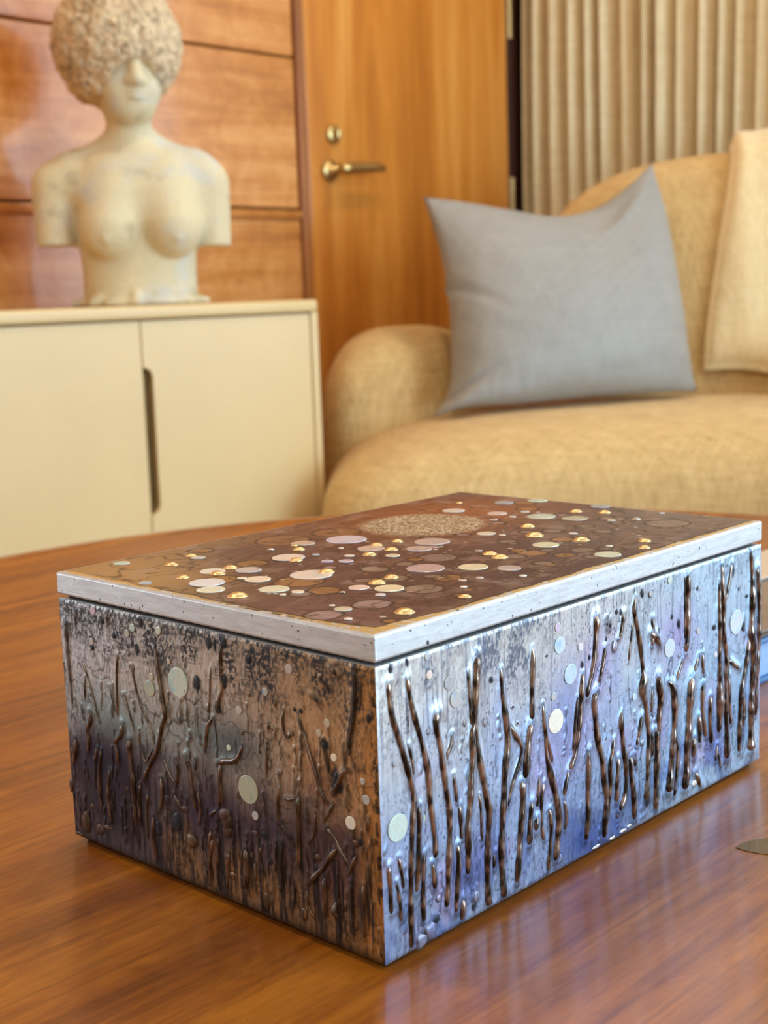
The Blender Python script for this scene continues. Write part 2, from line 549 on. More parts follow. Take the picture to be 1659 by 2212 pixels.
# unseen ceiling lamps, added as warm fill for the room
lens = NT('fill_lamp_lens')
lens.set(Base_Color=(1, .9, .75), Emission_Color=(1, .78, .5)); lens.b.inputs['Emission Strength'].default_value = 6
M['lens'] = lens.mat
places = {(-2.0, 1.0): 'wooden wall and the left wall', (-0.3, 1.0): 'sideboard, left of the bust', (1.3, 1.0): 'front of the bust', (2.35, 1.0): 'sofa and the curtain', (-2.0, -1.6): 'left wall, far from the boards', (-0.3, -1.6): 'open floor behind the camera', (1.4, -1.6): 'floor by the long window'}
for (x, y), where in places.items():
    d = empty('added_fill_lamp', (x, y, ZC))
    tag(d, 'added unseen warm fill lamp in the ceiling, above the ' + where, 'lamp', 'added ceiling fill lamps')
    lathe('rim', [(.050, -.001), (.062, -.001), (.064, -.006), (.052, -.008), (.048, -.003)], M['plaster'], d, 28)
    lathe('lens', [(0, -.002), (.049, -.002), (.049, -.005), (0, -.0055)], M['lens'], d, 28)
    a = area('added_fill_light', (x, y, ZC - .02), (0, 0, 0), .12, .12, 9, (1.0, .82, .6), 'DISK')
    a.parent = d; a.location = (0, 0, -.02)

# ------------------------------------------------------------------ curtain
def build_curtain():
    root_y0, root_y1 = 2.085, 1.24
    N = 620; zs = [0.02, 0.3, 0.7, 1.0, 1.3, 1.7, 2.1, 2.42]
    rs = np.random.RandomState(5)
    # fold profile: knots with alternating in/out
    y = root_y0; ks = []
    side = 0
    while y > root_y1:
        ks.append((y, (0.020 + .020 * rs.rand()) * (1 if side else -1) + .008 * (rs.rand() - .5)))
        y -= 0.014 + 0.026 * rs.rand(); side ^= 1
    ky = np.array([k[0] for k in ks])[::-1]; kx = np.array([k[1] for k in ks])[::-1]
    yy = np.linspace(root_y0, root_y1, N)
    idx = np.clip(np.searchsorted(ky, yy) - 1, 0, len(ky) - 2)
    t = np.clip((yy - ky[idx]) / (ky[idx + 1] - ky[idx]), 0, 1); t = t * t * (3 - 2 * t)
    px = kx[idx] * (1 - t) + kx[idx + 1] * t
    pull = -.058 * np.clip((yy - 1.45) / .5, 0, 1)          # the edge by the door hangs a little forward
    V = []; nz = len(zs)
    for layer in (0, 1):
        for j, z in enumerate(zs):
            k = 0.75 + 0.25 * math.sin(z * 1.7)
            for i in range(N):
                V.append((px[i] * k + pull[i] + (0.0022 if layer else 0), yy[i] + .006 * math.sin(z * 2 + yy[i] * 9), z))
    Q = []
    for layer in (0, 1):
        b = layer * N * nz
        for j in range(nz - 1):
            for i in range(N - 1):
                q = (b + j * N + i, b + j * N + i + 1, b + (j + 1) * N + i + 1, b + (j + 1) * N + i)
                Q.append(q if layer == 0 else q[::-1])
    b = N * nz
    for i in range(N - 1):
        Q.append((i, b + i, b + i + 1, i + 1)); e = (nz - 1) * N
        Q.append((e + i, e + i + 1, b + e + i + 1, b + e + i))
    for j in range(nz - 1):
        Q.append((j * N, (j + 1) * N, b + (j + 1) * N, b + j * N)); e = N - 1
        Q.append((j * N + e, b + j * N + e, b + (j + 1) * N + e, (j + 1) * N + e))
    return np.array(V), np.array(Q)
V, Q = build_curtain()
ct = empty('curtain', (2.925, 0, 0))
tag(ct, 'full-length oatmeal linen curtain hanging in narrow folds beside the door', 'curtain')
np_mesh('drape', V, Q, M['curtain'], ct)
bm = bmesh.new()
add_box(bm, (-.03, 1.2, 2.43), (.03, 2.09, 2.47), .004)
bm_obj('heading_track', bm, M['steel'], ct)

# ------------------------------------------------------------------ sideboard
sb = empty('sideboard', (0.70, 1.85, 0))
tag(sb, 'low cream lacquered sideboard with long bronze edge pulls under the bust', 'sideboard')
SX0, SX1 = -.165 - .70, 1.557 - .70
YF, YB = 1.630 - 1.85, 2.085 - 1.85
ztop = .665
box_obj('worktop', (SX0, YF - .006, ztop - .024), (SX1, YB, ztop), M['cream'], sb, .006, 3, True)
bm = bmesh.new()
add_box(bm, (SX0, YF + .022, .10), (SX0 + .02, YB, ztop - .024), .001)
add_box(bm, (SX1 - .018, YF - .004, .10), (SX1, YB, ztop - .024), .002)
add_box(bm, (SX0, YF + .022, .10), (SX1, YB, .12)); add_box(bm, (SX0, YB - .01, .10), (SX1, YB, ztop - .024))
bm_obj('carcass', bm, M['cream'], sb)
box_obj('interior_shadow_board', (SX0 + .02, YF + .034, .12), (SX1 - .018, YF + .040, ztop - .026), M['bronze'], sb)
seamx = [-.165, .265, .695, 1.125, 1.5385]
for i in range(4):
    a, b = seamx[i] - .70 + .0015, seamx[i + 1] - .70 - .0015
    zb, zt = .104, ztop - .027
    left_cut = i % 2 == 1
    pz0, pz1, w, r = .292, .556, .020, .018
    out = []
    if i % 2 == 1:                     # pull notch in the left edge
        out = [(a, zb), (b, zb), (b, zt), (a, zt), (a, pz1)]
        for k in range(7):
            t = k / 6 * math.pi / 2
            out.append((a + w - r + r * math.sin(t), pz1 - r + r * math.cos(t)))
        for k in range(7):
            t = k / 6 * math.pi / 2
            out.append((a + w - r + r * math.cos(t), pz0 + r - r * math.sin(t)))
        out.append((a, pz0))
    else:
        out = [(a, zb), (b, zb), (b, zt), (a, zt)]
    if i == 3:
        pass
    bm = bmesh.new()
    f0 = [bm.verts.new((x, YF, z)) for x, z in out]; f1 = [bm.verts.new((x, YF + .020, z)) for x, z in out]
    bm.faces.new(f0); bm.faces.new(list(reversed(f1)))
    for k in range(len(out)):
        bm.faces.new((f0[k], f1[k], f1[(k + 1) % len(out)], f0[(k + 1) % len(out)]))
    bmesh.ops.recalc_face_normals(bm, faces=bm.faces)
    dd = bm_obj('cabinet_door', bm, M['cream'], sb)
    if i % 2 == 1:
        pl = box_obj('pull', (a - .0005, YF + .012, pz0 + .001), (a + w + .004, YF + .030, pz1 - .001), M['bronze'], dd, .001)
        pl['label'] = 'dark bronze edge pull'
bm = bmesh.new()
add_box(bm, (SX0 + .05, YF + .06, 0), (SX1 - .05, YB - .03, .10), .002)
bm_obj('plinth', bm, M['dark'], sb)

# ------------------------------------------------------------------ coffee table
ctb = empty('coffee_table', (.39, .27, 0))
tag(ctb, 'round lacquered wooden coffee table under the decorated box', 'coffee table')
R = .618
prof = [(0, TZ), (R - .030, TZ), (R - .026, TZ + .0010), (R - .020, TZ + .0022), (R - .008, TZ + .0018), (R - .002, TZ - .003), (R, TZ - .012), (R - .002, TZ - .026), (R - .012, TZ - .034), (0, TZ - .034)]
lathe('table_top', prof, M['table_wood'], ctb, 160)
lathe('pedestal', [(0, TZ - .034), (.10, TZ - .034), (.085, TZ - .08), (.07, .12), (.10, .05), (.26, .03), (.27, .012), (.265, 0), (0, 0)], M['frame_wood'], ctb, 48)
# thin dark olive leaf-shaped mark on the top near the box's long side
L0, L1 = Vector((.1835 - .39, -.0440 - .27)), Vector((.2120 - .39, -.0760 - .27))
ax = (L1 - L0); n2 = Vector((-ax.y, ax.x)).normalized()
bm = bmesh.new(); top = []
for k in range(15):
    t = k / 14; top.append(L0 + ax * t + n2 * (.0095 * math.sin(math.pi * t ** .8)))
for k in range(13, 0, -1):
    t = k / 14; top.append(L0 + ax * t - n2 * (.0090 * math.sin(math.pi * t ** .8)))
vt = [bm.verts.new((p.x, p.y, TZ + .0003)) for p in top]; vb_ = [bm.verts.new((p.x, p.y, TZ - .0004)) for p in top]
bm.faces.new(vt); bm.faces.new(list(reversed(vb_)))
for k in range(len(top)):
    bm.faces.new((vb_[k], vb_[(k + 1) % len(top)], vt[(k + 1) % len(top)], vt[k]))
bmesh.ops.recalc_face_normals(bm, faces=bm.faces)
M['spot'] = plain('olive_brown_mark', S(110, 84, 40), 0.5, coat=0.15, var=0.15, vscale=60)
o = bm_obj('leaf_mark', bm, M['spot'], ctb); o['label'] = 'dark olive leaf-shaped mark on the table top'

# ------------------------------------------------------------------ books beside the box
M['page'] = plain('book_pages', S(205, 200, 190), 0.8, var=0.12, vscale=300)
def book(z0, z1, x0, y0, x1, y1, col, label, page=None, rot=0.0):
    c = plain('book_cover_cloth', col, 0.5, coat=0.2, var=0.06, vscale=40)
    e = empty('book', ((x0 + x1) / 2, (y0 + y1) / 2, TZ + z0)); tag(e, label, 'book', 'books stacked beside the decorated box')
    hx, hy, h = (x1 - x0) / 2, (y1 - y0) / 2, z1 - z0
    t = min(.0032, h * .22)
    box_obj('cover_board', (-hx, -hy, 0), (hx, hy, t), c, e, .0008); box_obj('cover_board', (-hx, -hy, h - t), (hx, hy, h), c, e, .0008)
    box_obj('spine', (hx - t, -hy, t), (hx, hy, h - t), c, e, .0005)
    box_obj('page_block', (-hx + .004, -hy + .004, t), (hx - t, hy - .004, h - t), page or M['page'], e)
    return e
bluep = plain('blue_lit_pages', S(150, 185, 225), 0.6, var=0.06, vscale=200)  # the window's cool light is painted into pages and cover as blue
book(0, .0285, .392, .068, .68, .198, S(52, 110, 165), 'thick book with blue window light painted on, lying behind the right end of the box', bluep)
book(.0288, .0330, .396, .071, .67, .138, S(128, 108, 90), 'thin taupe booklet on the near half of the thick book')
book(.0288, .0345, .398, .142, .67, .192, S(205, 182, 158), 'thin beige booklet on the far half of the thick book')

# ------------------------------------------------------------------ sofa (set diagonally across the corner)
C0 = np.array([-0.341649, -0.329788]); ER = np.array([0.6828, -0.7306]); EF = np.array([0.7306, 0.6828])
def sd2w(V):
    s, d, z = V[:, 0], V[:, 1], V[:, 2]
    return np.stack([C0[0] + s * ER[0] + d * EF[0], C0[1] + s * ER[1] + d * EF[1], z + TZ], 1)
BEND = 0.42
def dprime(s, d):
    return d + BEND * (s - .55) ** 2
def sup(S_, D_, Z_, c, r, e):
    x = np.abs(S_ - c[0]) / r[0]; y = np.abs(D_ - c[1]) / r[1]; z = np.abs(Z_ - c[2]) / r[2]
    return ((x ** e[0] + y ** e[1] + z ** e[2]) ** (1 / 3.0) - 1) * min(r) * .8
sofa = empty('sofa', (2.0, 1.35, 0))
tag(sofa, 'curved tan woven sofa with plump rounded seat and arm', 'sofa')
SL = np.array([2.0, 1.35, 0])
def sofa_part(name, fn, lo, hi, h=.018):
    V, Q = surface_nets(fn, lo, hi, h)
    V = sd2w(V) - SL
    return np_mesh(name, V, Q[:, ::-1] if False else Q, M['sofa'], sofa)
sofa_part('seat', lambda s, d, z: sup(s, dprime(s, d), z, (.6, 2.98, -.2), (.74, .40, .2), (4, 4, 2.6)), (-.2, 2.2, -.45), (1.4, 3.5, .06))
sofa_part('arm', lambda s, d, z: sup(s, dprime(s, d), z, (.045, 3.30, -.10), (.195, .25, .277), (3, 3, 3)), (-.2, 2.5, -.42), (.3, 3.5, .25))
sofa_part('arm', lambda s, d, z: sup(s, dprime(s, d), z, (1.10, 3.12, -.10), (.16, .28, .277), (2.6, 3, 3)), (.95, 2.5, -.42), (1.45, 3.5, .25))
def backf(s, d, z):
    lean = .16 * np.clip(z, -.2, .6)
    r = np.where(s < .95, .60, .27)
    x = np.abs(s - .95) / r; y = np.abs(dprime(s, d) - 3.31 - lean) / .125; zz = np.abs(z - .1) / .46
    return ((x ** 3 + y ** 3 + zz ** 3) ** (1 / 3.0) - 1) * .1
sofa_part('backrest', backf, (.25, 2.8, -.42), (1.45, 3.7, .62))
sofa_part('back_roll', lambda s, d, z: sup(s, dprime(s, d), z, (.55, 3.36, -.14), (.62, .13, .26), (4, 3, 3)), (-.2, 2.9, -.45), (1.3, 3.6, .2))
bm = bmesh.new()
for s, d in ((.05, 2.75), (1.1, 2.7), (.1, 3.15), (1.05, 3.1)):
    p = sd2w(np.array([[s, d, 0]]))[0] - SL
    r = bmesh.ops.create_cone(bm, cap_ends=True, segments=16, radius1=.02, radius2=.026, depth=.06)
    for v in r['verts']:
        v.co += Vector((p[0], p[1], .03))
    bm_obj('leg', bm, M['dark'], sofa); bm = bmesh.new()
bm.free()

# ------------------------------------------------------------------ cushion
def catmull(P, n):
    P = [np.array(p, float) for p in P]
    P = [2 * P[0] - P[1]] + P + [2 * P[-1] - P[-2]]
    L = [np.linalg.norm(P[i + 1] - P[i]) for i in range(1, len(P) - 2)]
    cum = np.concatenate([[0], np.cumsum(L)]); cum /= cum[-1]
    out = []
    for t in np.linspace(0, 1, n):
        i = min(np.searchsorted(cum, t, 'right') - 1, len(L) - 1)
        u = (t - cum[i]) / (cum[i + 1] - cum[i])
        p0, p1, p2, p3 = P[i:i + 4]
        out.append(.5 * (2 * p1 + (p2 - p0) * u + (2 * p0 - 5 * p1 + 4 * p2 - p3) * u * u + (3 * p1 - p0 - 3 * p2 + p3) * u ** 3))
    return np.array(out)
cb = [[1.798, 1.548, 0.409], [1.832, 1.487, 0.433], [1.936, 1.422, 0.434], [2.095, 1.343, 0.439], [2.243, 1.275, 0.438], [2.347, 1.238, 0.434]]
ctp = [[1.952, 1.685, 0.879], [2.025, 1.635, 0.866], [2.109, 1.571, 0.845], [2.195, 1.52, 0.83], [2.304, 1.482, 0.846], [2.404, 1.448, 0.901], [2.482, 1.437, 0.953]]
cl = [[1.798, 1.548, 0.409], [1.846, 1.538, 0.459], [1.878, 1.554, 0.545], [1.913, 1.588, 0.662], [1.937, 1.63, 0.762], [1.952, 1.685, 0.879]]
cr_ = [[2.347, 1.238, 0.434], [2.355, 1.257, 0.49], [2.385, 1.29, 0.582], [2.414, 1.329, 0.686], [2.452, 1.379, 0.824], [2.482, 1.437, 0.953]]
n = 61
B_, T_, L_, R_ = (catmull(q, n) for q in (cb, ctp, cl, cr_))
u = np.linspace(0, 1, n)[None, :, None]; v = np.linspace(0, 1, n)[:, None, None]
P = (1 - v) * B_[None] + v * T_[None] + (1 - u) * L_[:, None] + u * R_[:, None] - ((1 - u) * (1 - v) * B_[0] + u * (1 - v) * B_[-1] + (1 - u) * v * T_[0] + u * v * T_[-1])
U = u[..., 0] * np.ones((n, n)); W = v[..., 0] * np.ones((n, n))
nrm = np.cross(B_[-1] - B_[0], T_[0] - B_[0]); nrm /= np.linalg.norm(nrm)
th = (np.clip(4 * U * (1 - U), 0, 1) ** .55) * (np.clip(4 * W * (1 - W), 0, 1) ** .55) * .085
th *= 1 - .25 * np.exp(-((U - .62) / .18) ** 2 - ((W - 1.0) / .35) ** 2)
wr_ = .006 * (fbm(U * 7 + 3 * W, W * 9, 5, 3) - .5) * np.minimum(1, th / .02)
cr1 = -.018 * np.exp(-(((W - .10) - .5 * (U - .03)) / .018) ** 2) * np.clip(1 - U / .22, 0, 1) * np.clip(U / .03, 0, 1)
cr2 = -.016 * np.exp(-(((W - .56) + .75 * (U - .02)) / .02) ** 2) * np.clip(1 - U / .22, 0, 1)
cr3 = .012 * np.exp(-(((W - .82) - .5 * (U - .65)) / .03) ** 2) * np.clip(1 - np.abs(U - .75) / .2, 0, 1)
front = P - nrm * 0 + (-nrm if nrm @ np.array([-.73, -.68, 0]) < 0 else nrm)[None, None] * (th + wr_ + cr1 + cr2 + cr3)[..., None]
fd = (-nrm if nrm @ np.array([-.73, -.68, 0]) < 0 else nrm)
back = P - fd * (th * .8)[..., None]
org = B_.mean(0)
V = np.concatenate([front.reshape(-1, 3), back.reshape(-1, 3)]) - org
Q = []
for j in range(n - 1):
    for i in range(n - 1):
        a = j * n + i
        Q.append((a, a + 1, a + n + 1, a + n)); b = n * n + a; Q.append((b, b + n, b + n + 1, b + 1))
bm = bmesh.new(); bv = [bm.verts.new(p) for p in V]
for q in Q:
    bm.faces.new([bv[i] for i in q])
bmesh.ops.remove_doubles(bm, verts=bm.verts, dist=1e-5)
bmesh.ops.recalc_face_normals(bm, faces=bm.faces)
cu = bm_obj('throw_cushion', bm, M['cushion'], None, True, tuple(org))
tag(cu, 'square grey-blue silk cushion leaning in the corner of the tan sofa', 'cushion')

# ------------------------------------------------------------------ throw over the sofa back
def build_throw():
    path = [(3.17, .050), (3.183, .10), (3.198, .17), (3.212, .25), (3.232, .34), (3.262, .43), (3.295, .51), (3.335, .555), (3.40, .572), (3.465, .555), (3.515, .50), (3.535, .40), (3.535, .25)]
    pc = catmull([(a, b, 0) for a, b in path], 60)
    ns = 40; rows = []
    tang = np.gradient(pc, axis=0); tang /= np.linalg.norm(tang, axis=1)[:, None]
    nor = np.stack([-tang[:, 1], tang[:, 0]], 1)
    V = []
    for layer in (1, 0):
        for j in range(60):
            lft = .735 + (.838 - .735) * min(1, max(0, (pc[j, 1] - .05) / .54)) ** 1.3 if j < 34 else .838 + .05 * min(1, (j - 34) / 6)
            for i in range(ns):
                t = i / (ns - 1); s = lft + t * (1.10 - lft)
                e = min(1, min(t, 1 - t) / .10); e = math.sqrt(max(0, 1 - (1 - e) ** 2))
                eb = min(1, j / 4.0); eb = math.sqrt(max(0, 1 - (1 - eb) ** 2))
                off = (.034 + .004 * math.sin(s * 55)) * e * eb * layer + .004
                dz = -.012 * math.sin(t * math.pi) * (1 - j / 59) + .010 * math.sin(t * 7) * (1 - j / 59)
                d = pc[j, 0] + nor[j, 0] * off; z = pc[j, 1] + nor[j, 1] * off + dz
                d -= BEND * (s - .55) ** 2 - BEND * (.45 - .55) ** 2 - .0
                V.append((s, d, z))
    V = sd2w(np.array(V)); Q = []
    for j in range(59):
        for i in range(ns - 1):
            a = j * ns + i; Q.append((a, a + 1, a + ns + 1, a + ns)); b = 60 * ns + a; Q.append((b, b + ns, b + ns + 1, b + 1))
    return V, Q, ns
V, Q, ns = build_throw()
org = V[: ns].mean(0)
bm = bmesh.new(); bv = [bm.verts.new(p - org) for p in V]
for q in Q: bm.faces.new([bv[i] for i in q])
m_ = 60 * ns
for i in range(ns - 1):
    bm.faces.new((bv[i], bv[m_ + i], bv[m_ + i + 1], bv[i + 1])); e = 59 * ns
    bm.faces.new((bv[e + i], bv[e + i + 1], bv[m_ + e + i + 1], bv[m_ + e + i]))
for j in range(59):
    bm.faces.new((bv[j * ns], bv[(j + 1) * ns], bv[m_ + (j + 1) * ns], bv[m_ + j * ns])); e = ns - 1
    bm.faces.new((bv[j * ns + e], bv[m_ + j * ns + e], bv[m_ + (j + 1) * ns + e], bv[(j + 1) * ns + e]))
bmesh.ops.recalc_face_normals(bm, faces=bm.faces)
tag(bm_obj('throw_blanket', bm, M['throw'], None, True, tuple(org)), 'cream knitted throw folded over the back of the sofa', 'blanket')

# ------------------------------------------------------------------ bust on the sideboard
def stone(name, base, patch, dark, sc, bump):
    m = NT(name); v = m.coords()
    a = m.noise(v, 9, 5, 0.6, .4); b = m.noise(v, 14, 4, 0.6, .2); c = m.noise(v, 160, 4, .7)
    col = m.mix(m.ramp(a, [(.50, (0, 0, 0)), (.62, (1, 1, 1))]), base, patch)
    col = m.mix(m.ramp(b, [(.60, (0, 0, 0)), (.72, (1, 1, 1))]), col, dark)
    col = m.mix(.5, col, m.ramp(c, [(.3, (.72, .72, .72)), (.6, (1, 1, 1))]), 'MULTIPLY')
    if sc > 9:
        col = m.mix(.75, col, m.ramp(m.noise(v, 75, 4, .75), [(.38, (.40, .36, .32)), (.52, (1, 1, 1)), (.66, (1.0, 1.0, 1.0))]), 'MULTIPLY')  # dark blotches in the colour stand in for shade in the hair's pits
    m.set(Base_Color=col, Roughness=.75)
    m.bump(c, bump, .004)
    return m.mat
M['stone'] = stone('cast_cream_stone', S(218, 203, 164), S(206, 202, 186), S(182, 168, 130), 9, .35)
M['hair'] = stone('rough_tufa_hair', S(232, 206, 166), S(214, 188, 150), S(112, 106, 100), 10, .8)
BL = np.array([1.275, 1.825, .665])
bust = empty('bust', tuple(BL)); yaw = math.atan2(-.6, .8) * 1.0
bust.rotation_euler = (0, 0, -math.atan2(.6, .8))
tag(bust, 'cream stone bust of a woman with a huge rough afro', 'bust')
def rot12(X, Y, c, a):
    ca, sa = math.cos(a), math.sin(a); x = X - c[0]; y = Y - c[1]
    return c[0] + ca * x - sa * y, c[1] + sa * x + ca * y
def bustf(X, Y, Z):
    za = [-.02, 0, .02, .06, .12, .18, .22, .25, .275, .30, .33]
    wa = [.115, .116, .113, .112, .116, .126, .130, .118, .088, .052, .04]
    ba = [.085, .086, .083, .078, .080, .086, .084, .076, .064, .048, .042]
    A = np.interp(Z, za, wa); Bq = np.interp(Z, za, ba)
    xm = X - .003
    k = np.sqrt((xm / A) ** 2 + ((Y - .012) / Bq) ** 2)
    t = smax((k - 1) * Bq * .85, Z - .31, .02)
    t = smin(t, cap(X, Y, Z, (-.125, .012, .236), (.128, .012, .240), .048, .047), .035)
    for sx, cut in ((-1, .116), (1, .109)):
        cx = -.156 if sx < 0 else .148
        arm = cap(X, Y, Z, (cx * .97, .012, .226), (cx * 1.0, .006, .06), .047, .039)
        arm = smax(arm, cut - Z, .004)
        t = smin(t, arm, .012)
    t = smin(t, cap(X, Y, Z, (.002, .018, .26), (-.004, .008, .37), .050, .040), .03)
    for sx in (-1, 1):
        t = smin(t, cap(X, Y, Z, (0, .022, .305), (sx * .11, .016, .262), .026, .030), .03)
        bx, rr = (-.050, .056) if sx < 0 else (.070, .050)
        br = smin(ell(X, Y, Z, (bx, -.046, .142), (rr, .054, .052)), cap(X, Y, Z, (bx * .9, -.030, .235), (bx, -.050, .150), .014, .044), .04)
        t = smin(t, br, np.interp(Z, [.085, .13, .21], [.006, .014, .055]))
        t = smin(t, ell(X, Y, Z, (bx + sx * .008, -.098, .124), (.007, .007, .007)), .010)
    t = smin(t, cap(X, Y, Z, (-.07, -.030, .256), (.0, -.045, .246), .010, .010), .02)
    t = smin(t, cap(X, Y, Z, (.07, -.030, .258), (.006, -.045, .246), .010, .010), .02)
    # head, turned slightly to its left
    hx, hy = rot12(X, Y, (0, .01), -.22)
    h = ell(hx, hy, Z, (-.004, .004, .425), (.064, .078, .088))
    h = smin(h, ell(hx, hy, Z, (-.002, -.036, .368), (.042, .032, .032)), .03)
    h = smin(h, ell(hx, hy, Z, (-.030, -.042, .398), (.026, .024, .024)), .02)
    h = smin(h, ell(hx, hy, Z, (.026, -.042, .398), (.026, .024, .024)), .02)
    h = smin(h, cap(hx, hy, Z, (-.002, -.072, .448), (-.002, -.084, .410), .010, .014), .012)
    h = smin(h, ell(hx, hy, Z, (-.014, -.074, .407), (.010, .012, .009)), .008)
    h = smin(h, ell(hx, hy, Z, (.010, -.074, .407), (.010, .012, .009)), .008)
    h = smin(h, ell(hx, hy, Z, (-.002, -.070, .3895), (.021, .012, .0055)), .005)
    h = smin(h, ell(hx, hy, Z, (-.002, -.069, .379), (.018, .012, .0055)), .005)
    t = smin(t, h, .018)
    # rolled hem at the foot
    for a, wx, hz in ((3.3, .030, .010), (3.9, .024, .016), (4.35, .034, .009), (4.62, .012, .020), (5.0, .036, .010), (5.5, .026, .014), (6.0, .03, .010)):
        t = smin(t, ell(X, Y, Z, (.003 + .112 * math.cos(a), .012 + .083 * math.sin(a), .006), (wx, .012, hz)), .010)
    return np.maximum(t, -Z + .0005)
V, Q = surface_nets(bustf, (-.215, -.155, -.008), (.21, .125, .53), .0042)
V[:, 0] *= .96
np_mesh('figure', V, Q, M['stone'], bust)
def hairf(X, Y, Z):
    c = (-.016, .022, .487)
    d = ell(X, Y, Z, c, (.122, .122, .118))
    w = worley(X, Y, Z, 105.0, 3); w2 = worley(X, Y, Z, 30.0, 8)
    d = d - .012 * (.75 - w) - .009 * (.6 - w2)
    hx, hy = rot12(X, Y, (0, .01), -.22)
    face = ell(hx, hy, Z, (-.002, -.120, .378), (.066, .105, .072))
    d = smax(d, -face, .008)
    d = smax(d, -ell(X, Y, Z, (0, -.02, .32), (.075, .10, .05)), .01)
    return d
V, Q = surface_nets(hairf, (-.16, -.125, .33), (.13, .17, .63), .0031)
V[:, 0] *= .96
np_mesh('hair', V, Q, M['hair'], bust)
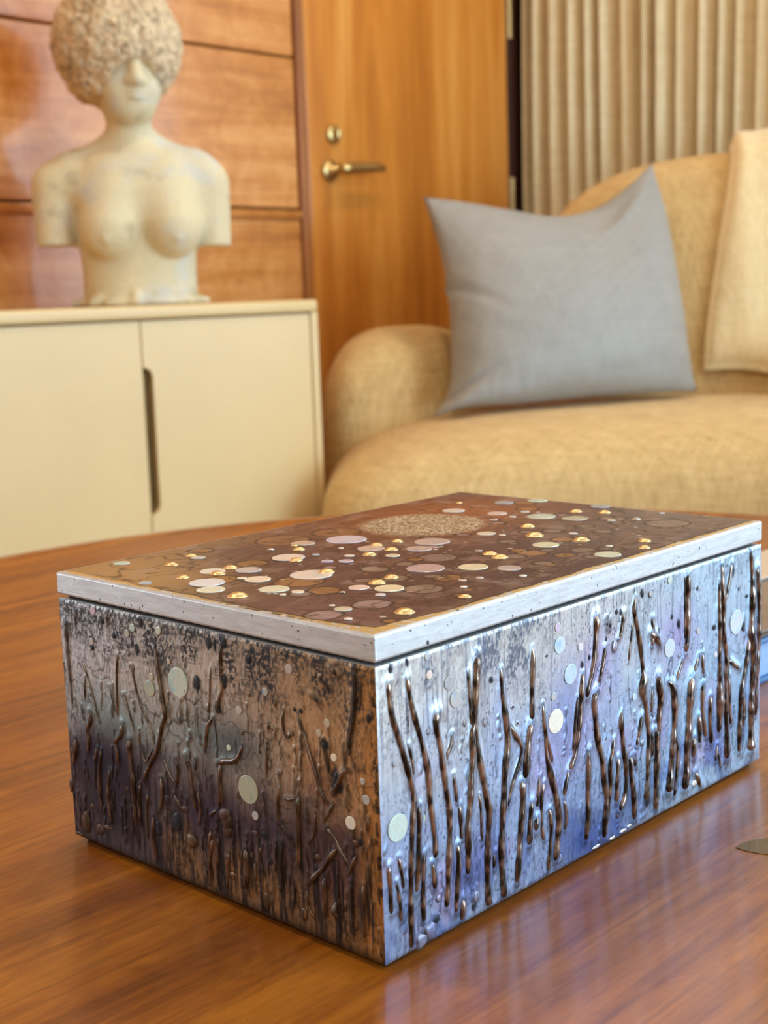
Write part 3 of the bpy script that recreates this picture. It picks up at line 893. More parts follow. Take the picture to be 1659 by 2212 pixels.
TWIG_R=[[0,6.0,111.5,1.3,6.2,105.6,1.13,7.2,98.5,1.13,9.9,90.3,1.15,13.4,79.9,1.16,16.2,70.8,1.17,17.7,63.2,1.18,16.9,56.4,1.18,15.6,43.8,1.18,14.5,27.8,1.18,14.0,11.6,1.19,13.9,4.3,1.19],
[0,16.2,110.6,1.07,17.4,102.8,1.08,19.6,94.7,1.09,22.8,84.9,1.1,25.6,74.5,1.3,26.3,67.2,1.49,26.9,59.2,1.12,28.0,51.6,1.13,29.0,42.7,1.13,29.0,35.4,1.14],
[0,32.1,93.4,1.78,31.4,88.4,1.22,33.5,80.1,1.23,35.0,70.5,1.24,36.1,62.3,1.25,37.7,53.8,1.26,37.8,44.5,1.26,37.0,35.3,1.26,36.0,23.5,1.26,34.6,13.2,1.26],
[0,56.9,110.1,1.6,55.9,102.7,1.8,55.1,92.9,1.4,54.3,83.8,1.4,52.6,78.9,1.4,52.8,70.8,1.4,51.4,61.8,1.4,50.6,52.6,1.4,48.7,43.0,1.4,48.6,32.8,1.4,47.9,22.1,1.4],
[0,51.3,105.1,0.69,52.1,93.7,0.7,52.7,82.2,0.7],
[0,55.3,84.9,0.8,55.5,76.8,1.01,57.2,66.2,1.42,59.4,56.7,1.43,61.2,48.6,1.45,62.2,44.9,1.45,61.3,35.5,1.45,60.3,21.9,1.45,60.4,7.9,1.46,61.3,4.7,1.46],
[0,71.9,101.7,0.73,72.4,91.4,0.95,74.3,78.6,1.48,74.9,68.8,1.49,72.7,58.4,1.49,71.8,47.5,1.49,70.3,35.4,1.49,69.4,24.4,1.49,70.1,11.5,1.5,71.0,4.1,1.5],
[0,19.9,60.0,1.19,20.3,52.1,1.2,19.6,42.5,1.2,18.9,32.9,1.2,17.4,25.5,1.2],
[0,22.3,40.3,1.11,21.5,28.7,1.12,21.1,12.2,1.12],
[0,41.1,66.1,0.78,42.3,58.4,0.78,42.6,53.7,0.78],
[0,44.1,52.6,0.89,44.8,44.3,0.89,45.0,37.4,0.89],
[0,42.5,36.9,1.18,42.6,28.0,1.18,41.3,18.3,1.18,40.4,9.0,1.18],
[0,45.1,13.5,1.2,43.7,4.3,1.2],
[0,27.3,34.6,1.13,28.0,29.0,1.14,28.2,23.0,1.14],
[0,2.7,41.7,0.96,3.2,35.1,0.97,3.5,22.1,0.97],
[0,8.6,43.0,0.8,10.0,35.3,0.81,10.7,29.2,0.81],
[0,6.8,33.9,0.8,8.2,25.6,0.81,8.7,16.9,0.81],
[0,77.0,76.6,0.85,80.1,71.6,1.19,84.3,65.6,0.87,83.0,59.6,0.87,79.6,54.3,0.87,76.7,48.8,0.86,74.3,41.9,0.86],
[0,83.8,50.9,1.32,84.2,42.4,1.32,82.8,32.1,1.32,81.4,21.9,1.32,79.8,8.0,1.32],
[0,56.7,53.4,0.61,57.4,43.6,0.61,57.6,32.6,0.62],
[0,65.2,25.9,1.05,64.4,18.4,1.05],
[0,15.9,84.9,0.72,17.5,78.1,0.72,18.1,71.5,0.73],
[1,15.4,102.7,0.45,16.0,96.2,0.45,16.2,89.9,0.45],
[0,40.8,82.7,0.77,40.1,78.3,0.77,37.6,75.0,0.77,37.9,71.7,0.77],
[0,92.8,106.2,0.69,93.0,100.6,1.19,92.3,93.3,1.19,91.8,84.0,1.19,91.5,74.6,1.2],
[0,90.8,74.2,1.59,89.1,68.3,1.59,87.4,59.3,1.58,86.1,50.8,1.58],
[0,85.1,50.4,1.38,84.4,41.7,1.38,83.1,32.6,1.38,81.9,23.4,1.38,80.1,14.3,1.38,79.4,7.5,1.38],
[0,99.5,80.2,0.61,99.9,72.5,1.02,101.7,63.6,1.03,104.6,55.1,1.04,105.1,51.7,1.04],
[0,100.8,67.1,0.82,101.6,57.3,1.03,103.4,49.0,1.55,105.9,41.7,1.57,108.3,33.1,1.58,109.2,25.6,1.59,108.0,18.0,1.59,106.2,8.0,1.58],
[0,138.6,110.2,1.56,138.5,105.6,1.67,137.6,97.2,1.23,136.8,90.8,1.23,134.9,84.7,1.22,132.5,79.3,1.22,130.8,74.4,1.21],
[0,128.3,86.8,0.87,127.0,78.6,1.42,125.8,69.1,1.42,123.9,59.6,1.41,121.6,51.7,1.41,119.4,48.3,1.4,117.1,45.7,1.4],
[0,124.8,77.2,0.87,123.0,69.1,0.87,121.8,60.2,0.87,120.5,52.6,0.86],
[0,117.2,46.3,1.07,114.9,40.4,1.07,113.2,34.9,1.07],
[0,145.5,94.9,1.02,143.9,87.9,1.02,141.6,82.5,1.02,140.4,78.7,1.02],
[0,137.5,76.1,1.91,136.3,71.7,1.45,137.3,62.8,1.46,138.9,53.6,1.47,141.6,45.4,1.48,142.7,41.1,1.49,143.7,32.6,1.5,145.4,25.2,1.51,144.1,14.5,1.5,143.4,6.4,1.51],
[0,160.3,107.2,1.06,159.5,103.3,1.06,157.9,98.3,1.05,156.1,96.0,1.05],
[1,147.2,107.1,1.25,147.2,102.5,1.25],
[1,149.6,106.0,1.03,149.6,101.3,1.03],
[1,146.7,99.9,0.68,146.4,96.0,0.68],
[0,170.5,112.7,0.6,168.7,106.2,1.2,171.6,96.8,1.21,174.0,86.7,1.22,175.8,77.3,1.23,175.7,72.4,1.97,174.5,67.9,2.09,178.1,59.3,1.24,179.3,51.9,1.25,180.5,44.5,1.25,179.9,34.1,1.25,179.2,23.6,1.26,177.9,13.9,1.88],
[0,168.0,102.3,0.6,166.2,93.2,0.6,164.3,83.3,0.6],
[0,184.5,99.7,1.0,184.5,92.8,1.0,183.6,86.0,1.0],
[0,182.6,93.5,1.49,187.6,88.6,1.51,189.4,86.1,1.52],
[0,158.7,62.1,0.71,157.5,57.6,1.3,158.6,50.4,1.31,159.1,44.7,1.31,160.9,37.3,1.32,161.4,27.4,1.32,159.5,20.2,1.32,155.3,15.2,1.31],
[0,132.1,50.8,1.34,131.6,40.9,1.34,131.0,30.9,1.34,131.0,20.7,1.34,129.1,9.7,1.34],
[0,152.1,50.8,0.82,150.3,44.4,1.28,148.5,39.4,1.28,148.3,29.1,1.28,146.5,19.3,1.28,147.0,15.7,1.28],
[0,155.5,40.9,1.18,154.2,30.9,1.18,153.5,19.9,1.18],
[0,175.0,55.9,1.11,172.5,48.1,1.11,170.0,41.8,1.1],
[0,165.1,38.9,1.45,165.0,31.2,1.45,167.4,19.9,1.47,167.9,7.0,1.47],
[0,168.1,38.8,1.22,169.3,32.1,1.22],
[0,90.4,39.9,1.3,89.1,30.7,1.3,88.3,21.2,1.3],
[0,93.7,32.4,1.52,93.0,25.5,1.52],
[0,99.2,45.7,0.92,97.5,39.0,0.92,97.2,28.1,0.92,98.6,19.8,0.93],
[0,96.7,49.6,0.81,95.5,42.9,0.81,94.3,35.5,0.81],
[0,103.0,32.8,0.94,103.9,22.7,0.94,102.0,10.1,0.94,101.1,5.1,0.94],
[0,113.7,33.5,0.96,115.1,25.7,0.97,113.4,19.6,0.96],
[0,183.8,66.3,0.63,183.5,53.7,0.63],
[0,187.5,46.3,1.53,186.8,28.5,1.53,186.1,7.1,1.54],
[0,215.1,115.3,1.51,215.1,106.2,1.51,214.9,95.5,1.52,214.6,86.1,1.52,213.3,76.8,1.52],
[0,212.9,114.7,0.63,212.9,93.2,0.63,212.7,83.1,0.63],
[0,211.4,75.2,0.88,208.3,70.4,0.88,204.6,65.2,0.87],
[0,184.1,100.3,0.82,184.1,94.4,0.82,183.5,86.0,0.82],
[0,183.5,93.5,1.65,187.6,89.0,1.66,191.2,84.3,0.96],
[0,188.8,71.6,1.44,189.3,66.1,1.8,190.5,60.5,1.93,189.3,51.4,1.44,188.1,38.2,1.45,187.4,24.8,1.45,186.2,6.1,1.45],
[0,197.8,66.8,1.1,201.5,62.5,1.85,202.7,54.8,1.86,202.8,44.5,1.87,201.5,34.6,1.86,199.7,24.8,1.86,197.2,11.7,2.23],
[0,204.6,37.9,1.13,205.9,26.5,1.13,202.8,7.9,1.13],
[0,219.1,63.9,2.06,217.2,58.1,2.05,216.2,48.0,2.05,215.4,37.8,2.05,214.1,27.6,2.05,213.5,17.3,2.05,211.6,8.7,2.05],
[0,225.5,72.8,1.04,222.9,68.5,1.04,220.4,64.9,1.03],
[0,229.4,73.3,0.92,229.5,67.0,0.92,230.8,61.8,0.92],
[0,229.5,57.9,1.32,228.9,48.3,1.32,229.7,39.6,1.32,232.4,29.7,1.33],
[0,245.0,106.3,0.67,245.2,93.7,1.22,245.7,79.6,1.22,245.5,65.5,1.23,245.2,52.1,2.18,245.1,40.7,2.19,244.9,28.5,1.23],
[0,247.6,114.1,0.81,247.7,103.0,1.49,248.3,93.1,1.77,248.6,87.4,1.5,248.7,79.0,1.5,250.9,71.4,1.51,252.3,64.0,1.52,251.7,57.0,1.52,251.2,46.4,1.52,252.0,35.3,1.53,252.9,24.2,1.54,252.3,12.7,2.24],
[0,257.2,113.2,0.97,254.5,104.6,0.96,251.9,98.0,0.96,248.5,93.8,0.95],
[0,254.4,64.2,1.11,260.0,60.8,1.13,265.7,57.4,1.14],
[0,276.1,116.5,1.15,277.7,105.5,1.3,277.9,94.6,1.88,277.4,83.9,1.89,276.9,73.1,2.04,278.5,65.5,2.4,279.4,57.9,1.91,278.9,47.0,1.91,277.6,36.2,1.91,277.6,21.4,1.91,277.4,10.2,2.4],
[0,275.5,71.2,1.45,272.8,60.9,1.45,269.4,50.7,1.44,267.3,44.6,1.43,266.1,31.7,1.43,265.7,12.7,1.44],
[0,282.7,106.8,1.46,285.2,93.3,1.47,285.4,71.3,1.48,283.8,56.9,1.48,282.6,42.4,1.48,282.2,27.6,1.49],
[0,236.9,49.8,1.21,236.3,39.4,1.21,237.8,24.7,1.22],
[0,225.7,42.8,1.31,226.4,34.9,1.31,226.5,27.8,1.32],
[0,219.9,33.1,1.82,220.0,22.5,1.82],
[0,222.6,14.7,1.31,227.9,5.3,1.33],
[0,243.9,23.0,0.96,242.0,14.2,0.96],
[0,245.3,19.0,0.69,247.5,9.0,0.69],
[0,184.0,66.7,0.71,183.3,54.2,0.71],
[0,254.5,56.3,1.25,255.4,41.7,1.26,257.0,29.7,1.27],
[0,183.3,46.2,1.19,183.3,32.8,1.19],
[0,268.8,44.3,1.29,270.4,34.3,1.3,268.4,25.3,1.3]]
TWIG_L=[[0,129.8,105.4,0.62,128.5,97.8,0.93,127.2,90.3,0.93,126.3,84.0,1.34,125.3,78.9,1.34,125.1,75.7,0.92,127.4,72.0,0.93,129.6,65.7,0.94,131.7,59.9,1.26,135.2,55.2,0.95,140.0,48.8,0.97,143.2,43.7,1.3],
[0,147.0,94.8,0.54,146.4,90.2,0.54,144.9,83.9,0.54,142.4,77.7,0.54,138.7,72.4,0.53,136.1,67.6,0.53,134.0,62.1,0.53],
[0,144.6,65.9,0.54,145.2,59.8,0.54,143.1,54.9,0.54,141.3,51.9,0.54,135.9,58.4,0.53],
[0,129.8,57.7,0.63,127.1,53.6,0.62,123.6,48.5,0.62,121.7,46.9,0.62],
[0,185.0,90.5,0.47,182.2,84.8,0.47,179.5,78.4,0.47,177.0,70.5,0.46,174.4,63.4,0.46],
[0,183.6,83.2,0.47,184.8,72.5,0.47],
[0,157.4,97.7,0.55,159.0,87.4,0.55,159.6,77.2,0.56,160.4,69.6,0.56],
[0,165.6,82.2,0.45,163.5,76.5,0.45,161.8,71.3,0.45],
[0,154.4,79.8,0.99,152.2,75.2,0.44,149.7,68.3,0.44,148.4,65.2,0.44],
[0,181.4,66.9,1.29,181.3,62.8,1.06,184.2,58.0,1.06,183.6,53.2,1.06,185.4,47.2,1.07],
[0,156.9,66.2,1.33,158.0,61.2,1.0,162.9,56.8,1.02,162.2,52.8,1.01,161.7,46.7,1.02],
[0,152.2,59.7,1.54,152.5,51.5,1.1,151.4,41.5,1.1,151.4,31.2,1.11,150.8,21.1,1.11],
[0,194.9,51.6,1.09,195.0,45.9,1.09,198.2,38.8,1.1],
[0,119.7,57.9,1.12,118.6,52.9,0.71,120.9,45.2,0.72],
[0,112.5,60.8,1.3,110.5,55.4,1.0,109.7,47.7,1.0,107.6,38.5,1.0],
[1,105.7,60.9,1.18,107.2,54.8,1.19],
[0,90.3,63.0,0.76,90.9,55.3,0.76,92.4,42.2,0.77],
[0,99.5,66.1,0.77,98.0,72.1,0.77,96.6,77.5,0.77,93.0,81.3,0.76],
[0,92.6,80.8,0.28,91.7,74.0,0.28,91.3,67.8,0.28],
[0,93.1,102.4,0.38,94.4,92.3,0.38,95.8,82.0,0.38],
[0,85.3,113.5,0.74,86.4,106.0,0.74,86.4,99.9,0.74,86.3,95.0,0.74,88.6,89.6,0.75,89.4,85.7,1.22],
[0,146.1,40.7,0.87,148.1,31.3,0.88,148.0,21.8,0.88],
[0,130.9,46.8,0.84,130.5,39.6,0.84,133.4,30.8,0.85],
[0,122.2,41.5,0.93,117.7,36.0,0.92],
[1,163.0,116.2,0.89,163.0,110.9,0.89],
[1,195.9,106.1,1.44,196.1,95.0,1.2,195.5,81.1,0.96,195.4,67.1,0.73],
[1,187.5,113.5,0.7,188.2,107.2,0.71],
[0,141.2,37.1,0.65,143.2,27.1,0.65,143.2,16.1,0.65],
[0,174.8,50.2,0.81,177.6,35.5,0.82,177.4,21.4,0.82],
[0,168.9,42.4,0.8,171.5,28.5,0.81,170.5,17.5,0.81],
[0,178.1,50.9,0.7,180.3,42.0,0.71],
[0,105.9,46.7,0.69,104.6,39.2,0.69,106.2,32.3,0.7],
[0,99.0,37.3,0.59,95.9,40.0,0.58,93.9,41.2,0.58],
[0,138.4,27.6,0.86,138.9,17.2,0.86,137.8,7.3,0.86],
[0,98.6,31.0,0.88,100.4,20.7,0.88,100.4,8.9,0.89],
[0,94.0,28.9,0.77,95.5,15.5,0.78],
[0,91.8,61.6,1.06,87.5,64.0,1.05,82.3,65.1,1.03,78.6,67.3,1.02,76.3,71.2,0.61,75.6,73.4,0.41],
[0,89.7,62.1,0.95,90.4,53.5,0.95,90.1,45.1,0.95],
[0,41.8,92.9,0.55,39.8,88.1,0.83,37.4,82.7,0.82,35.5,77.3,0.82,33.1,71.9,0.82,31.6,67.0,0.82,29.2,62.3,0.81,27.5,60.8,0.81],
[0,23.7,64.9,1.07,20.9,69.5,1.06,18.0,74.6,1.05,16.2,76.3,1.04],
[0,24.0,61.0,0.71,26.9,56.4,0.72,29.8,52.4,0.72],
[1,9.9,116.4,1.26,9.8,109.6,1.26,10.6,103.3,1.27,11.7,96.8,1.28,13.3,90.2,1.28,14.5,83.7,1.29],
[1,7.1,113.2,0.84,7.6,103.8,0.84],
[1,27.9,85.3,1.07,27.2,81.0,1.07,25.8,74.8,1.07,25.2,71.1,1.07],
[1,34.0,101.8,0.81,31.4,100.7,0.81,28.8,99.9,0.8],
[1,28.2,109.6,0.71,26.2,107.7,0.71,24.0,106.8,0.7],
[1,22.3,114.3,1.05,21.1,113.3,1.04,18.6,112.2,1.04],
[0,49.6,93.1,0.57,50.4,88.0,0.57,49.8,83.5,0.57,47.5,82.6,0.56,45.5,84.3,0.56],
[0,58.6,85.7,0.58,59.3,82.9,0.58],
[0,57.7,84.5,0.58,55.4,84.0,0.58,55.6,80.3,0.58],
[0,60.6,77.2,0.59,61.1,70.4,0.59,61.6,63.5,0.59],
[0,27.7,50.3,0.99,24.7,47.7,0.72,22.2,44.5,0.71,19.8,41.2,0.71,16.5,38.2,0.7],
[0,23.2,42.9,0.98,27.0,38.6,0.99,30.8,33.5,1.01,35.6,28.8,1.02,40.1,24.2,1.03],
[0,43.0,59.1,1.12,44.0,50.8,1.13,44.1,42.1,1.13,44.8,30.4,1.14],
[0,51.1,56.5,0.77,47.8,56.9,0.76,45.4,58.2,0.75],
[1,54.2,45.6,1.45,50.6,42.4,1.44,47.0,39.2,1.43],
[1,54.2,37.4,1.17,55.4,27.4,1.17,55.0,19.3,1.17],
[1,57.7,36.5,0.98,59.1,22.3,0.99],
[0,30.2,29.7,1.28,30.7,20.9,1.28,31.1,14.0,1.29],
[0,24.4,21.4,0.72,25.5,17.0,1.45,23.8,15.5,1.44],
[1,48.1,22.6,0.96,48.0,15.8,0.96,49.8,11.1,0.97],
[0,5.6,60.3,0.85,6.3,53.8,0.85],
[0,9.5,32.3,0.86,10.1,20.4,0.87,10.1,10.5,0.87],
[1,15.9,31.8,1.32,16.0,21.9,1.32,16.1,11.9,1.33],
[0,76.4,28.7,1.44,76.0,21.8,1.44,77.0,14.4,1.45,76.8,10.9,1.45],
[0,40.7,21.3,0.75,40.2,14.7,0.75,37.6,10.7,0.75],
[0,66.7,32.7,0.7,68.0,27.4,0.71,65.6,20.4,0.7],
[0,54.0,61.8,0.67,55.6,53.4,0.68,55.2,44.6,0.68],
[0,17.6,33.9,0.71,12.8,43.1,0.69],
[0,79.0,28.0,0.62,80.3,17.7,0.63],
[0,34.1,54.6,0.64,35.5,46.3,0.65,38.6,41.5,0.65],
[0,4.7,52.9,0.51,4.3,42.8,0.51],
[0,71.2,24.5,0.71,71.3,16.0,0.71],
[0,87.5,24.3,0.74,89.4,13.7,0.75,89.4,7.2,0.75],
[0,97.8,27.4,0.76,100.4,15.0,0.77,100.6,6.2,0.77]]
BLOB_R=[[27.4,86.9,1.11,1.59,0],
[48.8,84.6,0.99,1.64,0],
[65.7,98.1,1.03,1.47,1],
[7.9,79.4,0.88,1.12,0],
[53.3,57.9,1.41,1.88,0],
[61.3,82.0,1.12,2.54,0],
[53.2,11.2,2.65,2.75,0],
[25.1,7.3,3.78,3.98,0],
[19.8,5.3,3.73,3.3,0],
[29.1,10.5,1.91,1.33,1],
[28.6,121.4,0.92,1.13,1],
[16.7,116.4,0.71,1.36,1],
[7.6,115.7,0.87,1.52,1],
[75.6,84.8,0.74,1.09,0],
[30.5,18.8,1.72,1.99,0],
[52.0,7.5,1.43,1.37,1],
[17.7,32.6,1.29,2.59,1],
[153.2,93.2,2.55,3.35,0],
[183.0,111.4,1.73,1.37,1],
[176.0,112.7,1.1,1.5,1],
[155.1,108.2,0.93,1.0,1],
[158.3,107.3,0.82,1.2,1],
[133.9,92.1,0.77,1.05,1],
[128.5,90.1,0.98,1.43,1],
[103.1,99.7,0.92,0.44,1],
[175.5,42.4,1.98,2.12,0],
[164.5,41.9,3.62,1.74,0],
[115.2,56.7,1.07,2.61,0],
[137.6,4.2,3.43,0.83,2],
[150.4,4.2,2.59,0.84,2],
[159.3,4.8,3.13,0.85,2],
[164.8,5.5,2.44,0.71,2],
[109.9,8.1,2.77,2.39,0],
[178.5,14.4,2.26,2.87,1],
[155.2,13.8,1.67,2.1,0],
[113.4,21.6,1.07,1.99,0],
[93.9,39.5,1.22,1.28,0],
[207.7,92.2,1.24,2.02,1],
[201.5,96.8,1.1,1.07,1],
[240.6,83.8,1.47,1.26,1],
[265.0,98.8,0.99,1.0,1],
[272.9,93.4,1.29,0.65,1],
[269.6,77.9,1.72,2.17,1],
[155.2,108.2,0.88,0.88,1],
[158.5,107.2,0.77,1.14,1],
[248.4,53.1,2.75,1.15,2],
[248.1,77.7,1.37,0.71,2],
[226.2,73.3,1.3,0.69,2],
[208.3,76.6,1.25,1.49,0],
[220.4,64.2,1.42,0.69,2],
[203.4,63.5,1.24,0.81,2],
[221.2,31.3,2.34,1.69,2],
[276.2,32.9,2.05,1.04,2],
[160.1,46.5,1.35,1.3,2],
[164.1,41.5,2.27,1.71,0],
[176.2,42.8,1.4,1.46,0],
[182.7,51.7,1.66,2.0,0],
[191.1,52.9,1.21,2.02,0],
[258.4,30.8,1.69,1.76,0],
[222.6,9.0,3.15,1.71,2],
[224.6,106.2,0.9,0.95,1],
[176.0,112.8,0.92,1.67,1],
[189.4,92.6,0.95,1.32,1],
[259.3,108.7,0.83,2.68,1],
[253.9,103.3,1.37,0.7,2]]
BLOB_L=[[146.9,93.5,1.51,2.15,0],
[142.5,102.7,1.06,2.4,1],
[138.8,115.3,1.05,2.1,1],
[167.3,111.7,1.57,1.7,1],
[159.2,106.1,1.44,1.35,1],
[93.2,112.9,1.22,2.62,1],
[89.5,112.9,0.75,2.36,1],
[83.9,114.4,2.02,2.59,1],
[102.3,94.6,2.13,3.32,1],
[111.2,77.4,1.49,1.11,0],
[107.2,76.6,0.98,0.78,0],
[190.7,11.7,4,5.95,0],
[179.8,10.9,3.32,2.94,0],
[174.4,13.0,4,1.31,0],
[88.9,39.9,3.99,3.91,0],
[111.9,23.0,4,3.38,0],
[154.4,79.8,0.99,0.82,0],
[132.7,75.9,0.94,0.94,0],
[176.3,98.1,1.38,1.53,1],
[119.2,57.9,1.12,0.93,0],
[201.0,27.3,1.98,3.72,0],
[177.6,50.3,2.1,2.0,1],
[147.7,40.6,1.2,0.84,0],
[130.9,46.8,1.05,0.68,0],
[121.7,41.7,0.93,0.68,0],
[198.7,44.4,1.23,2.21,0],
[121.8,29.0,4,4.77,1],
[156.3,35.6,1.12,1.41,0],
[185.0,21.0,1.91,1.32,0],
[197.6,4.2,3.7,0.75,0],
[143.1,44.1,1.41,0.97,0],
[84.2,99.0,1.11,2.49,1],
[89.3,87.0,1.5,2.15,1],
[115.6,36.5,3.05,1.35,0],
[135.3,22.3,2.56,4.17,1],
[68.9,110.0,1.78,1.76,1],
[70.0,95.6,1.19,1.09,0],
[75.4,78.6,1.11,1.18,0],
[33.8,36.7,1.84,1.63,0],
[70.8,37.2,2.43,1.0,0],
[64.8,38.0,1.99,1.55,1],
[88.0,37.7,3.6,4.35,0],
[43.2,10.3,1.71,3.36,0],
[65.4,9.3,1.81,4.17,0],
[15.1,14.9,1.76,2.96,0],
[85.7,14.8,2.96,1.32,0],
[56.8,84.1,0.87,0.95,0],
[13.0,47.9,1.73,1.57,0],
[10.1,49.0,1.12,1.44,1],
[39.9,94.3,1.1,1.05,1],
[37.8,84.6,0.92,1.45,0],
[45.5,84.3,0.94,1.33,0],
[89.4,85.9,1.88,1.83,1],
[27.5,83.5,1.96,1.96,1],
[61.7,27.4,1.39,1.56,1],
[3.7,98.4,1.16,1.62,1],
[16.2,76.0,1.91,1.16,0],
[43.5,94.2,0.93,0.79,1],
[5.6,60.0,1.18,1.29,0],
[57.0,17.3,1.38,1.56,0],
[87.8,33.5,3.18,2.91,0],
[76.5,14.5,1.86,4.36,0],
[84.8,97.7,1.44,2.78,1],
[54.6,95.1,0.76,2.01,0],
[73.1,26.8,1.23,1.72,0],
[33.9,58.6,1.1,2.01,0],
[27.3,49.0,1.26,1.33,0],
[21.8,69.3,2.65,4.57,1]]
DISC_R=[[8.7,54.6,5.37,"aqua"],
[40.0,103.0,2.7,"steel"],
[44.0,95.7,3.57,"slate"],
[28.8,108.8,1.76,"pink"],
[27.9,115.8,1.38,"slate"],
[79.1,83.6,1.23,"lilac"],
[22.4,53.7,1.93,"teal"],
[81.8,76.0,1.1,"slate"],
[119.6,88.1,4.51,"blue"],
[112.0,102.4,3.67,"sky"],
[110.9,110.4,2.02,"lilac"],
[127.2,98.4,1.94,"ice"],
[108.6,70.0,5.26,"white"],
[107.3,81.1,1.91,"slate"],
[79.0,83.5,1.1,"lilac"],
[169.2,66.0,1.8,"blue"],
[95.7,89.9,1.62,"slate"],
[81.7,75.8,1.11,"slate"],
[199.4,82.2,4.55,"sky"],
[262.5,82.2,6.31,"sky"],
[199.6,115.0,1.98,"aqua"],
[225.4,85.2,1.72,"slate"],
[183.0,111.4,1.42,"slate"],
[242.1,69.8,1.55,"ice"]]
DISC_L=[[115.0,92.5,6.49,"aqua"],
[135.1,86.3,3.67,"green"],
[145.0,111.8,1.86,"aqua"],
[149.2,108.6,1.74,"teal"],
[173.9,115.4,1.91,"lilac"],
[126.7,113.2,1.82,"aqua"],
[120.7,100.7,1.3,"olive"],
[176.6,100.8,1.73,"slate"],
[133.7,91.7,1.72,"olive"],
[73.2,55.0,5.99,"green"],
[22.7,79.4,1.56,"white"],
[6.5,66.6,1.92,"slate"],
[15.1,55.4,2.62,"white"],
[30.4,87.4,1.44,"olive"],
[25.7,92.3,1.62,"olive"],
[45.7,109.9,1.97,"slate"],
[60.1,98.4,1.68,"slate"],
[76.5,87.6,1.8,"slate"],
[84.1,70.3,1.27,"aqua"],
[69.6,44.8,1.84,"slate"],
[7.9,73.4,1.28,"slate"]]
TOP_DISC=[[29.1,191.3,3.99,"aqua"],
[7.7,144.8,2.92,"slate"],
[41.2,139.3,5.84,"pearl"],
[52.2,127.3,6.04,"slate"],
[40.8,108.3,5.83,"cream"],
[23.1,121.4,7.91,"ice"],
[15.5,109.7,6.22,"mint"],
[31.6,87.8,6.56,"mint"],
[33.8,75.6,2.78,"cream"],
[26.4,76.7,1.47,"cream"],
[38.4,116.0,2.15,"cream"],
[82.3,133.3,7.86,"pearl"],
[132.1,144.2,10.3,"irid"],
[61.5,96.2,9.53,"pearl"],
[86.8,112.0,2.88,"lilac"],
[91.7,104.6,3.49,"lilac"],
[101.8,112.4,2.51,"pearl"],
[113.2,95.2,3.54,"cream"],
[114.2,130.2,1.3,"pearl"],
[54.3,60.1,4.48,"pink"],
[60.3,48.3,6.31,"lemon"],
[49.2,43.0,2.18,"pearl"],
[22.1,37.4,3.65,"sage"],
[11.6,24.4,1.69,"pearl"],
[24.7,46.2,1.24,"cream"],
[121.4,117.0,6.67,"mauve"],
[95.3,128.3,1.9,"slate"],
[112.2,154.9,6.09,"taupe"],
[57.9,170.1,3.61,"taupe"],
[282.4,137.5,5.79,"mint"],
[239.7,103.2,7.82,"mint"],
[235.2,129.6,5.5,"pink"],
[229.8,156.5,6.31,"pearl"],
[243.1,83.9,6.91,"olive"],
[266.5,149.5,5.48,"steel"],
[282.7,94.5,5.3,"steel"],
[183.2,95.7,4.81,"cream"],
[151.0,103.7,8.87,"mauve"],
[133.1,96.4,6.24,"mauve"],
[113.6,95.6,3.87,"cream"],
[173.7,51.6,6.46,"lemon"],
[205.4,58.1,2.24,"pearl"],
[100.3,63.4,8.69,"purple"],
[114.2,47.5,6.68,"lemon"],
[120.9,32.6,5.29,"mauve"],
[170.1,14.1,6.18,"mint"],
[111.2,17.6,1.71,"pearl"],
[79.6,24.3,1.56,"pearl"],
[247.8,120.3,2.49,"pearl"],
[230.9,115.9,2.03,"pearl"],
[89.9,33.6,1.91,"taupe"],
[97.6,30.3,1.71,"mauve"],
[217.3,118.0,2.27,"mauve"],
[248.0,64.0,2.23,"cream"],
[184.2,86.1,1.76,"pearl"],
[145.2,69.7,1.89,"taupe"],
[282.0,54.7,1.61,"pearl"],
[187.8,25.1,1.66,"pearl"]]
TOP_STUD=[[59.3,177.1,2.57,0],
[39.9,167.5,3.11,0],
[50.8,138.3,3.25,0],
[38.6,132.7,3.39,0],
[24.6,139.7,2.76,0],
[13.9,90.5,4.14,0],
[92.2,156.6,1.74,1],
[105.7,154.1,1.65,0],
[99.9,144.8,2.81,0],
[80.1,125.9,3.11,0],
[69.4,94.8,3.56,0],
[128.8,120.6,3.05,0],
[124.3,106.4,3.2,0],
[109.5,106.7,3.15,0],
[142.0,118.7,2.76,0],
[77.3,62.8,3.08,0],
[65.4,60.1,3.6,0],
[43.9,59.5,1.2,1],
[32.6,14.6,3.86,0],
[252.3,171.4,1.89,0],
[262.3,96.6,3.29,0],
[267.5,81.6,3.4,0],
[258.6,55.9,2.37,1],
[210.7,90.5,3.63,0],
[191.2,71.4,4.36,0],
[193.5,45.1,3.89,0],
[207.6,18.2,3.0,0],
[193.5,9.5,2.57,0],
[141.9,60.3,3.26,0],
[137.9,51.2,3.68,0],
[66.2,12.6,2.51,0]]
